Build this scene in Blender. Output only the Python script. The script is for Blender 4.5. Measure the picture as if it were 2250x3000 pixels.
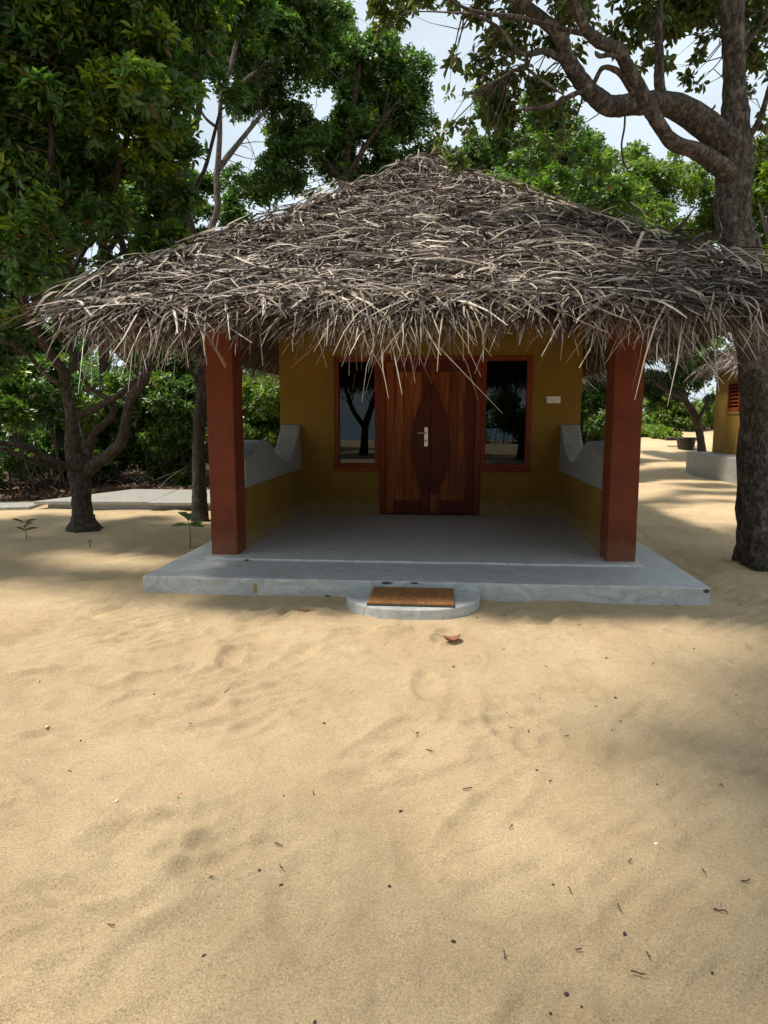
import bpy, bmesh, math, random
import numpy as np
from mathutils import Vector, Matrix, noise as mnoise

for o in list(bpy.data.objects):
    bpy.data.objects.remove(o)
scene = bpy.context.scene
COL = scene.collection
rad = math.radians

# ------------------------------------------------------------------ camera
cam_data = bpy.data.cameras.new('camera')
cam = bpy.data.objects.new('camera', cam_data)
COL.objects.link(cam)
cam_data.sensor_fit = 'VERTICAL'
cam_data.sensor_height = 36.0
cam_data.lens = 24.4
cam_data.clip_start = 0.05
cam_data.clip_end = 3000
EYE = Vector((0, 0, 1.41))
cam.location = EYE
cam.rotation_euler = (rad(90 - 7.6), 0, rad(5.1))
scene.camera = cam

# ------------------------------------------------------------------ sky and sun
SUN_EL, SUN_AZ = rad(66), rad(262)          # azimuth clockwise from +Y
world = bpy.data.worlds.new('World')
scene.world = world
world.use_nodes = True
wn, wl = world.node_tree.nodes, world.node_tree.links
wn.clear()
sky = wn.new('ShaderNodeTexSky'); sky.sky_type = 'NISHITA'; sky.sun_disc = False
sky.sun_elevation = SUN_EL; sky.sun_rotation = SUN_AZ
sky.dust_density = 3.0; sky.air_density = 1.0; sky.ozone_density = 1.0
tc = wn.new('ShaderNodeTexCoord')
mp = wn.new('ShaderNodeMapping'); mp.inputs['Scale'].default_value = (1, 1, 2.2)
cn = wn.new('ShaderNodeTexNoise'); cn.inputs['Scale'].default_value = 2.2; cn.inputs['Detail'].default_value = 7
cr = wn.new('ShaderNodeValToRGB')
cr.color_ramp.elements[0].position = 0.30; cr.color_ramp.elements[0].color = (.60, .60, .60, 1)
cr.color_ramp.elements[1].position = 0.66; cr.color_ramp.elements[1].color = (1, 1, 1, 1)
mx = wn.new('ShaderNodeMix'); mx.data_type = 'RGBA'
mx.inputs[7].default_value = (6.2, 7.1, 7.6, 1)      # thin bright cloud
bg = wn.new('ShaderNodeBackground'); bg.inputs['Strength'].default_value = 0.11
wo = wn.new('ShaderNodeOutputWorld')
wl.new(tc.outputs['Generated'], mp.inputs['Vector']); wl.new(mp.outputs[0], cn.inputs['Vector'])
wl.new(cn.outputs['Fac'], cr.inputs['Fac']); wl.new(cr.outputs['Color'], mx.inputs[0])
wl.new(sky.outputs['Color'], mx.inputs[6]); wl.new(mx.outputs[2], bg.inputs['Color'])
wl.new(bg.outputs[0], wo.inputs['Surface'])

sd = bpy.data.lights.new('sun', 'SUN'); sd.energy = 5.0; sd.angle = rad(5.5); sd.color = (1.0, 0.93, 0.82)
sun = bpy.data.objects.new('sun', sd); COL.objects.link(sun)
to_sun = Vector((math.sin(SUN_AZ) * math.cos(SUN_EL), math.cos(SUN_AZ) * math.cos(SUN_EL), math.sin(SUN_EL)))
sun.rotation_euler = to_sun.to_track_quat('Z', 'Y').to_euler()
sun.location = to_sun * 40

vs = scene.view_settings
vs.view_transform = 'Standard'; vs.look = 'None'; vs.exposure = 0.35; vs.gamma = 1.0; vs.use_curve_mapping = False
scene.cycles.max_bounces = 8
scene.cycles.diffuse_bounces = 4
scene.cycles.transparent_max_bounces = 8
scene.cycles.use_denoising = True

# ------------------------------------------------------------------ measured tree skeletons (x, y, z, radius) and crown masses, some added unseen for their shade
OLD_TRUNK = [(3.126, 7.0, -0.061, 0.29), (3.105, 7.0, 0.063, 0.24), (3.069, 7.0, 0.453, 0.206), (2.993, 7.0, 1.436, 0.189), (2.902, 7.0, 2.087, 0.179), (2.732, 7.0, 2.89, 0.169), (2.621, 7.0, 3.264, 0.16), (2.616, 7.0, 3.59, 0.155), (2.602, 7.0, 3.871, 0.131), (2.564, 7.0, 4.348, 0.099), (2.532, 7.0, 4.776, 0.098), (2.49, 7.0, 5.123, 0.102), (2.457, 7.1, 5.75, 0.091), (2.551, 7.3, 6.633, 0.069), (2.484, 7.4, 7.349, 0.035)]
OLD_LIMBS = [[(2.618, 7.0, 3.751, 0.117), (2.482, 6.95, 3.925, 0.124), (2.107, 6.85, 4.146, 0.118), (1.843, 6.75, 4.183, 0.101), (1.588, 6.65, 4.139, 0.093), (1.374, 6.55, 4.09, 0.085), (1.193, 6.5, 4.188, 0.073), (1.067, 6.45, 4.306, 0.069), (0.961, 6.4, 4.436, 0.061), (0.911, 6.35, 4.557, 0.06), (0.757, 6.3, 4.673, 0.052), (0.537, 6.2, 4.78, 0.049), (0.309, 6.1, 4.939, 0.038), (0.01, 5.9, 5.163, 0.023)], [(2.588, 6.95, 3.594, 0.094), (2.348, 6.8, 3.69, 0.087), (2.154, 6.65, 3.736, 0.071), (1.902, 6.5, 3.765, 0.062), (1.756, 6.4, 3.868, 0.057), (1.624, 6.3, 3.991, 0.06), (1.506, 6.2, 4.115, 0.055), (1.393, 6.1, 4.213, 0.051), (1.305, 6.0, 4.277, 0.047), (1.138, 5.9, 4.292, 0.049), (1.016, 5.8, 4.332, 0.042), (0.927, 5.7, 4.414, 0.038), (0.86, 5.6, 4.466, 0.037), (0.736, 5.3, 4.597, 0.026), (0.509, 5.0, 4.724, 0.014)], [(1.871, 6.75, 4.171, 0.052), (1.821, 6.7, 4.322, 0.045), (1.809, 6.7, 4.563, 0.037), (1.784, 6.7, 4.835, 0.033), (1.805, 6.7, 5.174, 0.026), (1.849, 6.7, 5.639, 0.015)], [(1.508, 6.25, 4.046, 0.031), (1.379, 6.15, 4.147, 0.024), (1.301, 6.1, 4.179, 0.024), (1.197, 6.05, 4.17, 0.02), (1.11, 6.0, 4.021, 0.02), (0.957, 5.95, 3.937, 0.02), (0.749, 5.9, 3.836, 0.017), (0.494, 5.8, 3.784, 0.012)], [(1.058, 5.85, 4.31, 0.019), (1.007, 5.9, 4.357, 0.019), (0.799, 5.9, 4.409, 0.018), (0.51, 5.85, 4.469, 0.017), (0.225, 5.8, 4.488, 0.015), (0.038, 5.8, 4.559, 0.011), (-0.125, 5.8, 4.674, 0.008)], [(0.963, 6.4, 4.404, 0.032), (0.897, 6.35, 4.401, 0.029), (0.779, 6.3, 4.439, 0.029), (0.626, 6.2, 4.369, 0.021), (0.528, 6.2, 4.408, 0.017), (0.387, 6.1, 4.524, 0.014), (0.186, 6.0, 4.58, 0.01), (0.092, 6.0, 4.598, 0.006)], [(0.619, 6.2, 4.366, 0.017), (0.61, 6.2, 4.264, 0.014), (0.509, 6.15, 4.227, 0.014), (0.395, 6.1, 4.143, 0.01), (0.196, 6.0, 4.033, 0.006)], [(0.614, 6.2, 4.267, 0.012), (0.745, 6.15, 4.144, 0.012), (0.904, 6.0, 3.954, 0.01)], [(1.513, 6.6, 4.053, 0.009), (1.503, 6.55, 3.913, 0.009), (1.475, 6.5, 3.734, 0.008), (1.518, 6.5, 3.57, 0.007), (1.587, 6.5, 3.587, 0.006)], [(1.351, 6.05, 4.242, 0.027), (1.233, 5.95, 4.219, 0.02), (1.146, 5.9, 4.189, 0.019), (1.102, 5.88, 4.217, 0.013)], [(1.363, 6.1, 4.245, 0.038), (1.352, 6.05, 4.296, 0.03), (1.358, 6.05, 4.329, 0.017)], [(2.217, 6.9, 4.076, 0.019), (2.351, 6.9, 4.177, 0.011), (2.369, 6.9, 4.215, 0.007)], [(2.633, 7.0, 3.831, 0.035), (2.758, 6.9, 4.065, 0.027), (2.794, 6.8, 4.328, 0.022), (2.855, 6.7, 4.723, 0.015)], [(2.56, 7.0, 4.659, 0.027), (2.705, 6.9, 4.832, 0.018), (2.73, 6.8, 4.965, 0.015)], [(2.476, 7.1, 5.332, 0.062), (1.938, 6.6, 5.499, 0.046), (1.203, 5.9, 5.626, 0.029), (0.507, 5.2, 5.675, 0.014)], [(2.477, 7.1, 5.636, 0.061), (2.675, 6.3, 5.595, 0.043), (2.658, 5.2, 5.516, 0.024), (2.509, 4.2, 5.457, 0.01)], [(2.501, 7.1, 5.559, 0.053), (3.005, 7.9, 6.679, 0.051), (3.679, 8.8, 8.023, 0.028)]]
OLD_BLOBS = [(0.04, 6.5, 4.53, 0.12), (0.01, 6.45, 4.17, 0.1), (0.11, 6.42, 3.93, 0.12), (-0.05, 6.61, 3.89, 0.12), (0.02, 6.59, 3.71, 0.12), (0.13, 6.58, 4.34, 0.1), (0.36, 6.54, 4.61, 0.24), (0.41, 6.5, 4.33, 0.22), (0.35, 6.57, 4.09, 0.26), (0.54, 6.6, 4.24, 0.26), (0.6, 6.58, 4.76, 0.22), (0.57, 6.67, 3.97, 0.15), (0.78, 6.6, 4.05, 0.28), (0.88, 6.7, 3.93, 0.16), (0.76, 6.65, 4.4, 0.15), (0.98, 6.62, 4.05, 0.2), (0.5, 6.59, 4.92, 0.25), (0.29, 6.46, 4.86, 0.2), (-0.45, 7.06, 5.26, 0.3), (-0.64, 7.15, 5.3, 0.3), (-0.06, 6.56, 5.04, 0.25), (0.87, 6.19, 4.71, 0.3), (1.21, 6.44, 4.82, 0.3), (0.82, 6.58, 4.61, 0.14), (1.08, 6.6, 4.57, 0.12), (1.16, 6.56, 4.25, 0.1), (0.83, 6.53, 4.21, 0.14), (1.52, 6.9, 5.04, 0.35), (1.77, 7.12, 5.01, 0.25), (1.99, 7.38, 5.27, 0.35), (2.04, 7.35, 5.03, 0.25), (2.22, 7.5, 5.29, 0.3), (2.38, 7.5, 5.16, 0.22), (2.51, 7.64, 5.39, 0.25), (1.82, 7.19, 4.74, 0.14), (1.98, 7.31, 4.75, 0.16), (2.47, 7.58, 4.96, 0.15), (2.28, 7.43, 4.69, 0.08), (2.34, 7.42, 4.58, 0.07), (1.73, 7.09, 4.78, 0.12), (1.55, 6.87, 4.81, 0.15), (3.03, 7.64, 5.03, 0.35), (3.01, 7.59, 4.67, 0.3), (3.05, 7.69, 5.39, 0.4), (3.04, 7.44, 4.29, 0.15), (3.01, 7.72, 4.9, 0.2), (2.98, 7.77, 5.27, 0.2), (3.11, 7.52, 4.04, 0.2), (1.29, 6.71, 5.24, 0.5), (1.86, 7.1, 5.51, 0.6), (2.5, 7.7, 5.84, 0.5), (0.67, 6.45, 5.23, 0.5), (0.09, 6.4, 5.27, 0.5), (3.09, 7.76, 5.84, 0.6)]
OLD_SHADE_MASSES = [(-2.03, 2.6, 8.0, 0.8), (-1.36, 3.19, 8.3, 0.9), (-0.83, 4.2, 8.0, 0.9), (-1.92, 1.79, 8.2, 0.7), (-0.23, 5.1, 8.0, 1.1), (-0.03, 2.9, 8.0, 1.1), (-1.3, 1.98, 8.4, 0.8), (0.67, 6.2, 8.0, 1.3), (0.68, 8.09, 8.2, 1.3), (-2.63, 1.3, 8.0, 0.45), (-4.43, 1.15, 8.0, 0.32), (-3.82, 0.94, 8.2, 0.4), (-3.13, 1.25, 8.0, 0.35), (-4.03, 1.55, 8.0, 0.25), (-2.46, 2.09, 8.3, 0.4), (-0.53, 6.5, 8.0, 0.9), (-2.45, 1.97, 8.5, 0.55), (-1.72, 2.39, 8.2, 0.6), (-2.26, 1.24, 8.3, 0.5), (-1.53, 1.7, 8.0, 0.5), (-1.06, 2.69, 8.3, 0.6), (-2.87, 0.99, 8.2, 0.35), (1.67, 4.5, 8.0, 1.5), (1.47, 2.0, 8.0, 1.6)]  # unseen leaf masses, placed sunward of the sand they are to shade
FORK_TRUNK = [(-4.66, 8.5, -0.101, 0.312), (-4.664, 8.5, 0.045, 0.198), (-4.665, 8.5, 0.232, 0.131), (-4.663, 8.5, 0.484, 0.119), (-4.675, 8.5, 0.681, 0.125), (-4.708, 8.5, 0.858, 0.107), (-4.745, 8.5, 1.053, 0.089), (-4.739, 8.5, 1.457, 0.073), (-4.764, 8.45, 1.773, 0.061), (-4.747, 8.4, 1.975, 0.058), (-4.831, 8.3, 2.187, 0.051), (-4.901, 8.2, 2.376, 0.048), (-4.911, 8.0, 2.63, 0.044), (-4.915, 7.9, 3.031, 0.04), (-4.672, 7.8, 3.612, 0.037), (-4.349, 7.7, 4.304, 0.03), (-4.354, 7.7, 5.013, 0.025), (-4.153, 7.6, 5.597, 0.02), (-3.956, 7.6, 6.296, 0.014)]
FORK_LIMBS = [[(-4.677, 8.5, 0.651, 0.083), (-4.436, 8.45, 0.845, 0.082), (-4.227, 8.4, 0.96, 0.076), (-4.025, 8.35, 1.142, 0.069), (-3.921, 8.3, 1.427, 0.057), (-3.85, 8.3, 1.668, 0.059), (-3.687, 8.3, 1.874, 0.062), (-3.642, 8.35, 2.071, 0.057), (-3.694, 8.4, 2.309, 0.051), (-3.741, 8.5, 2.626, 0.049), (-3.874, 8.6, 3.149, 0.046), (-4.018, 8.6, 3.593, 0.04), (-4.054, 8.6, 4.243, 0.034), (-3.802, 8.5, 4.833, 0.028), (-3.487, 8.5, 5.487, 0.022), (-3.397, 8.5, 6.232, 0.016)], [(-4.749, 8.4, 1.947, 0.046), (-4.644, 8.5, 2.106, 0.046), (-4.764, 8.6, 2.339, 0.044), (-4.953, 8.7, 2.588, 0.041), (-4.822, 8.8, 3.205, 0.036), (-4.532, 8.9, 3.79, 0.03), (-4.402, 8.9, 4.459, 0.023), (-4.15, 8.8, 5.389, 0.017)], [(-4.663, 8.5, 2.089, 0.035), (-4.533, 8.6, 2.326, 0.032), (-4.5, 8.7, 2.526, 0.029), (-4.194, 8.9, 3.213, 0.024)], [(-4.745, 8.4, 1.816, 0.035), (-4.85, 8.3, 1.896, 0.029), (-4.953, 8.2, 2.041, 0.025), (-4.982, 8.0, 2.204, 0.022), (-5.101, 7.8, 2.317, 0.016), (-5.333, 7.6, 2.578, 0.013)], [(-3.737, 8.3, 1.935, 0.023), (-3.856, 8.2, 2.11, 0.019), (-3.919, 8.1, 2.178, 0.014)], [(-4.735, 8.5, 1.416, 0.047), (-4.497, 8.5, 1.503, 0.044), (-4.222, 8.5, 1.641, 0.041), (-4.016, 8.5, 1.778, 0.032), (-3.783, 8.4, 1.925, 0.026)], [(-4.204, 8.5, 1.641, 0.035), (-4.38, 8.5, 1.745, 0.032), (-4.513, 8.5, 1.854, 0.029), (-4.617, 8.5, 2.049, 0.026)], [(-4.633, 8.5, 0.77, 0.053), (-4.586, 8.6, 1.002, 0.051), (-4.531, 8.6, 1.198, 0.048), (-4.361, 8.6, 1.357, 0.044), (-4.245, 8.6, 1.457, 0.041), (-4.199, 8.55, 1.619, 0.038)], [(-4.58, 8.45, 0.792, 0.047), (-4.751, 8.3, 0.836, 0.046), (-4.89, 8.1, 0.95, 0.042), (-4.999, 7.9, 1.087, 0.039), (-5.181, 7.7, 1.137, 0.035), (-5.359, 7.4, 1.209, 0.026), (-5.627, 7.0, 1.439, 0.015)], [(-4.783, 8.3, 0.801, 0.035), (-4.929, 8.0, 0.888, 0.028), (-5.119, 7.6, 1.082, 0.021), (-5.319, 7.4, 1.027, 0.016)]]
FORK_BLOBS = [(-4.36, 7.29, 3.51, 0.45), (-4.59, 7.3, 3.0, 0.4), (-4.35, 7.96, 3.24, 0.35), (-3.92, 8.26, 3.72, 0.45), (-4.5, 7.89, 2.82, 0.3), (-4.12, 8.36, 3.05, 0.3), (-4.71, 7.81, 5.41, 0.8), (-4.16, 8.0, 5.71, 0.8), (-4.4, 7.67, 4.86, 0.65), (-3.9, 7.94, 5.05, 0.7), (-3.48, 8.24, 5.51, 0.7), (-3.24, 7.98, 4.95, 0.6), (-3.65, 8.16, 5.77, 0.7), (-3.22, 8.74, 6.05, 0.6), (-5.15, 7.62, 5.01, 1.0), (-5.3, 7.69, 5.65, 1.0), (-4.48, 8.06, 6.38, 1.1), (-3.7, 8.47, 6.62, 1.1), (-4.87, 7.79, 4.6, 0.6), (-3.87, 8.39, 4.64, 0.6), (-4.53, 8.54, 4.66, 0.7), (-5.02, 8.33, 4.19, 0.7), (-3.38, 8.85, 4.68, 0.45), (-3.74, 8.97, 4.35, 0.6), (-5.47, 7.96, 3.98, 0.9), (-3.04, 8.99, 5.54, 0.35), (-4.71, 9.29, 4.3, 0.7), (-5.79, 8.92, 3.82, 0.6), (-3.84, 9.3, 3.82, 0.5), (-5.41, 8.37, 2.47, 0.35), (-5.56, 8.11, 2.11, 0.4), (-5.24, 8.51, 2.65, 0.3)]
FORK_SHADE_MASSES = [(-6.41, 5.59, 6.6, 0.7), (-7.5, 6.08, 6.8, 0.8), (-8.51, 5.79, 6.6, 0.9), (-7.45, 5.08, 6.699999999999999, 0.55), (-5.81, 5.34, 6.6, 0.42), (-5.35, 5.13, 6.8, 0.36), (-5.21, 5.69, 6.6, 0.42), (-4.99, 5.17, 6.8999999999999995, 0.42), (-5.04, 5.77, 6.8999999999999995, 0.42), (-5.31, 4.84, 6.6, 0.36), (-5.33, 5.41, 7.1, 0.45), (-5.45, 6.38, 6.699999999999999, 0.45), (-9.91, 5.89, 6.6, 1.2), (-8.51, 4.79, 6.6, 0.5), (-5.34, 7.13, 4.4, 0.7), (-6.45, 7.34, 4.2, 0.8), (-7.74, 7.33, 4.4, 0.9), (-6.34, 8.33, 4.4, 0.8), (-7.54, 8.53, 4.4, 0.9), (-8.94, 8.13, 4.4, 1.1)]  # added out of view to shade the left sand and platform corner
SLIM_TRUNK = [(-3.434, 9.4, -0.07, 0.169), (-3.437, 9.4, 0.042, 0.124), (-3.43, 9.4, 0.402, 0.097), (-3.422, 9.4, 0.81, 0.09), (-3.404, 9.4, 1.321, 0.083), (-3.344, 9.4, 1.888, 0.076), (-3.395, 9.45, 2.414, 0.07), (-3.476, 9.5, 3.013, 0.063), (-3.455, 9.6, 3.703, 0.06), (-3.596, 9.7, 4.398, 0.057), (-3.643, 9.8, 5.033, 0.051), (-3.462, 10.0, 5.703, 0.045), (-3.565, 10.0, 6.479, 0.038), (-3.594, 10.0, 7.409, 0.031)]
SLIM_LIMBS = [[(-3.645, 9.8, 4.973, 0.038), (-3.819, 9.7, 5.298, 0.031), (-3.895, 9.6, 5.553, 0.025), (-3.905, 9.5, 5.797, 0.018)], [(-3.566, 9.7, 4.337, 0.038), (-3.392, 9.9, 4.818, 0.032), (-3.279, 10.0, 5.275, 0.026), (-3.132, 10.0, 5.751, 0.019)], [(-3.346, 9.4, 1.825, 0.038), (-3.457, 9.3, 2.068, 0.031), (-3.527, 9.3, 2.253, 0.025)]]
SLIM_BLOBS = [(-3.82, 10.57, 7.26, 0.8), (-4.29, 10.6, 7.79, 0.9), (-3.36, 10.67, 7.73, 0.9), (-3.75, 10.7, 6.64, 0.6), (-3.97, 9.99, 6.08, 0.5), (-3.34, 10.66, 6.1, 0.4), (-4.27, 10.0, 5.55, 0.5), (-3.97, 9.97, 4.36, 0.55), (-4.36, 9.95, 4.49, 0.5)]
BACKGROUND = {
 'pale': ([(-4.381, 13.0, 0.181, 0.08), (-4.301, 13.0, 3.177, 0.069), (-4.366, 13.0, 4.672, 0.064), (-4.216, 13.0, 5.237, 0.059), (-4.218, 13.0, 5.719, 0.055), (-4.143, 13.0, 6.43, 0.046), (-4.087, 13.0, 7.131, 0.037), (-3.884, 13.0, 7.662, 0.041), (-3.695, 13.0, 8.412, 0.033)], [[(-4.213, 13.0, 5.878, 0.059), (-4.006, 13.2, 6.261, 0.051), (-3.776, 13.4, 6.649, 0.043), (-3.378, 13.6, 7.199, 0.035)], [(-4.138, 13.0, 6.587, 0.033), (-4.353, 12.8, 6.749, 0.025), (-4.472, 12.7, 7.093, 0.02)], [(-4.085, 13.0, 7.17, 0.033), (-3.724, 13.0, 7.349, 0.029), (-3.424, 13.0, 7.566, 0.025)], [(-3.884, 13.0, 7.662, 0.033), (-4.125, 13.0, 8.053, 0.025), (-4.236, 13.0, 8.513, 0.016)]], [(-3.96, 13.21, 7.37, 0.4), (-3.63, 13.3, 7.87, 0.5), (-4.22, 13.26, 7.95, 0.4), (-3.71, 13.81, 8.68, 1.1), (-3.06, 13.91, 9.02, 1.2), (-4.11, 13.91, 9.71, 1.4), (-4.61, 13.69, 8.42, 0.8), (-3.44, 14.27, 8.15, 0.9), (-4.07, 14.21, 8.15, 0.6), (-2.82, 14.4, 8.69, 0.8), (-3.84, 14.67, 7.66, 0.6), (-3.09, 14.74, 7.66, 0.5), (-4.15, 14.42, 7.48, 0.45), (-3.55, 14.58, 6.74, 0.6), (-4.1, 14.45, 6.18, 0.5)]),
 'dark': ([(-2.044, 15.0, 0.067, 0.142), (-2.073, 15.0, 3.415, 0.118), (-2.155, 15.0, 5.757, 0.096), (-2.098, 15.0, 6.844, 0.076), (-1.949, 15.0, 7.817, 0.057), (-1.803, 15.0, 8.599, 0.037)], [[(-2.102, 15.0, 6.393, 0.057), (-1.598, 14.8, 7.021, 0.047), (-1.115, 14.6, 7.532, 0.027)], [(-2.103, 15.0, 6.212, 0.057), (-2.641, 14.8, 6.79, 0.047), (-2.955, 14.5, 7.127, 0.028)]], [(-1.83, 16.07, 9.2, 0.8), (-1.44, 16.15, 9.5, 0.6), (-2.12, 15.98, 8.71, 1.0), (-1.29, 15.6, 8.32, 1.0), (-0.9, 15.57, 7.84, 0.8), (-1.76, 15.37, 7.7, 1.0), (-1.08, 15.46, 7.16, 0.9), (-2.43, 15.32, 7.79, 0.9), (-2.63, 15.3, 6.97, 0.9), (-1.85, 15.34, 6.77, 0.9), (-3.16, 15.5, 7.34, 0.7), (-3.2, 15.16, 6.29, 0.8), (-2.8, 16.43, 9.51, 0.8), (-2.43, 16.75, 10.13, 0.7), (-4.03, 15.25, 6.07, 0.6), (-0.73, 16.09, 8.61, 0.35), (-0.56, 15.73, 7.34, 0.35), (-1.23, 16.11, 9.1, 0.5), (-1.6, 15.72, 6.43, 0.9), (-0.71, 16.04, 6.69, 0.7)]),
 'lefta': ([(-9.723, 15.0, -0.1, 0.138), (-9.478, 15.0, 2.496, 0.124), (-9.493, 15.0, 4.491, 0.112), (-9.566, 15.0, 5.658, 0.101), (-9.211, 15.0, 6.884, 0.079)], [[(-9.493, 15.0, 4.491, 0.081), (-8.788, 15.0, 5.448, 0.07), (-8.112, 15.0, 6.193, 0.05)], [(-9.542, 15.0, 5.272, 0.071), (-10.324, 15.0, 6.157, 0.05)], [(-8.907, 15.0, 5.258, 0.06), (-8.406, 15.0, 4.861, 0.05), (-7.65, 15.0, 5.231, 0.04)]], [(-8.76, 14.46, 5.59, 0.9), (-8.16, 15.03, 5.63, 0.8), (-9.34, 14.46, 5.97, 1.1), (-8.55, 14.89, 4.84, 0.7), (-9.24, 14.75, 4.24, 0.8), (-10.25, 14.74, 4.84, 1.2), (-9.08, 15.12, 6.92, 1.2), (-10.03, 14.6, 3.65, 1.0), (-8.12, 15.44, 4.85, 0.5), (-10.86, 14.89, 6.43, 1.6)]),
 'leftb': ([(-8.136, 16.0, -0.125, 0.134), (-8.045, 16.0, 2.556, 0.12), (-7.939, 16.0, 5.071, 0.107), (-7.827, 16.0, 6.489, 0.084)], [[(-7.928, 16.0, 5.071, 0.075), (-7.251, 16.0, 5.972, 0.063), (-6.674, 16.0, 6.657, 0.042)], [(-7.894, 16.0, 5.683, 0.064), (-8.327, 16.0, 6.402, 0.042)], [(-7.962, 16.0, 4.659, 0.064), (-7.397, 16.0, 5.265, 0.043), (-6.847, 16.0, 5.254, 0.032)]], [(-6.38, 15.26, 6.13, 0.9), (-7.41, 15.7, 6.39, 0.9), (-8.39, 16.12, 6.34, 0.8), (-5.86, 15.73, 5.57, 0.7), (-6.89, 16.08, 5.07, 0.6), (-7.63, 15.9, 4.22, 0.9), (-6.46, 15.99, 4.12, 0.8), (-5.85, 16.37, 6.55, 0.7), (-5.3, 16.22, 5.07, 0.8), (-5.1, 16.37, 6.02, 0.7)]),
 'leftc': ([(-9.885, 17.0, -0.232, 0.119), (-9.822, 17.0, 2.635, 0.117), (-9.495, 17.0, 4.88, 0.092)], [[(-9.636, 17.0, 3.992, 0.069), (-10.276, 17.0, 4.894, 0.046)]], [(-9.6, 16.11, 3.33, 0.9), (-8.62, 16.26, 3.77, 0.8), (-10.59, 15.98, 3.0, 1.0), (-7.98, 16.77, 3.39, 0.9), (-9.46, 16.77, 4.4, 0.8)]),
 'midr': ([(1.743, 17.0, 0.368, 0.157), (1.553, 17.0, 3.636, 0.131), (1.271, 17.0, 6.546, 0.096)], [[(1.401, 17.0, 5.521, 0.075), (2.21, 17.0, 6.722, 0.053), (2.823, 17.0, 7.005, 0.032)], [(1.336, 17.0, 6.036, 0.064), (0.71, 16.5, 6.999, 0.041)]], [(0.41, 17.02, 7.18, 0.9), (1.26, 17.13, 7.5, 1.0), (0.8, 16.64, 7.92, 0.7), (1.57, 17.26, 8.24, 0.7), (2.21, 17.33, 8.35, 0.6), (2.83, 17.86, 8.13, 0.6), (2.18, 17.75, 7.69, 1.0), (3.04, 18.33, 7.66, 0.9), (3.61, 18.3, 7.09, 0.9), (0.33, 17.45, 6.71, 0.8), (1.69, 18.1, 6.87, 1.2), (2.79, 18.71, 6.91, 1.2), (-0.01, 17.02, 7.5, 0.4), (0.61, 17.25, 8.77, 0.35), (0.93, 17.29, 8.87, 0.4), (1.9, 12.3, 5.4, 0.8), (2.6, 13.6, 5.4, 0.9), (1.2, 11.4, 4.9, 0.7), (3.0, 15.0, 5.6, 0.9)]),  # the nearer masses, well before the trunk, are added to shade the far sand
 'yell': ([(5.18, 21.0, 0.14, 0.191), (5.068, 21.0, 4.123, 0.159), (5.614, 21.0, 6.153, 0.131), (6.083, 21.0, 6.892, 0.117)], [[(5.621, 21.0, 6.027, 0.092), (5.192, 21.0, 7.038, 0.065)], [(6.059, 21.0, 6.144, 0.078), (6.815, 21.0, 7.244, 0.052)]], [(5.04, 21.55, 7.7, 1.0), (5.71, 21.54, 7.17, 1.2), (6.23, 21.71, 8.1, 1.0), (7.21, 22.27, 7.86, 1.1), (5.5, 22.26, 8.94, 0.7), (7.68, 22.71, 7.04, 1.0), (4.65, 21.43, 7.04, 1.0), (6.68, 22.9, 9.13, 0.5), (7.94, 22.96, 8.71, 0.6), (8.23, 22.83, 7.6, 0.9), (6.98, 22.61, 6.77, 1.1), (3.7, 17.9, 6.4, 1.1), (4.3, 18.6, 5.4, 1.0), (4.2, 17.2, 5.6, 1.0), (4.6, 16.6, 4.9, 0.8), (3.4, 18.8, 5.8, 1.0), (4.9, 18.2, 4.6, 0.8)]),  # the nearer masses, hidden by the roof, are added to shade the neighbouring house
 'lime': ([(9.332, 20.0, 0.225, 0.178), (8.941, 20.0, 3.945, 0.149), (8.518, 20.0, 6.566, 0.11)], [[(8.643, 20.0, 5.623, 0.086), (8.134, 20.0, 7.041, 0.061)]], [(8.57, 20.94, 8.39, 0.9), (8.83, 20.83, 7.39, 1.1), (8.46, 20.72, 6.76, 0.8), (9.45, 20.97, 8.01, 1.5), (8.6, 20.59, 5.75, 1.0), (9.73, 20.76, 6.26, 1.5)]),
 'small': ([(7.637, 21.5, 0.261, 0.138), (7.56, 21.5, 0.673, 0.117), (7.452, 21.5, 1.151, 0.117), (7.248, 21.4, 1.586, 0.109), (7.013, 21.3, 1.894, 0.088), (6.713, 21.2, 2.226, 0.067)], [[(7.37, 21.4, 1.288, 0.068), (7.496, 21.3, 1.692, 0.054), (7.636, 21.2, 2.023, 0.04)], [(7.011, 21.3, 1.921, 0.054), (6.459, 21.0, 2.153, 0.04), (6.06, 21.0, 2.352, 0.027)]], [(6.06, 21.92, 2.19, 0.5), (6.62, 21.98, 2.33, 0.6), (6.2, 21.96, 2.46, 0.6), (6.76, 22.03, 2.6, 0.7), (7.04, 21.98, 2.05, 0.35), (7.31, 22.08, 2.6, 0.6), (6.33, 22.09, 3.3, 0.8), (7.17, 22.16, 3.3, 0.8), (6.07, 21.86, 1.77, 0.35), (6.49, 21.9, 1.77, 0.3), (7.88, 22.04, 1.91, 0.35), (8.05, 22.7, 2.92, 0.6), (4.3, 20.85, 2.94, 0.8), (5.35, 22.06, 3.71, 0.9)]),
}
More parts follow.
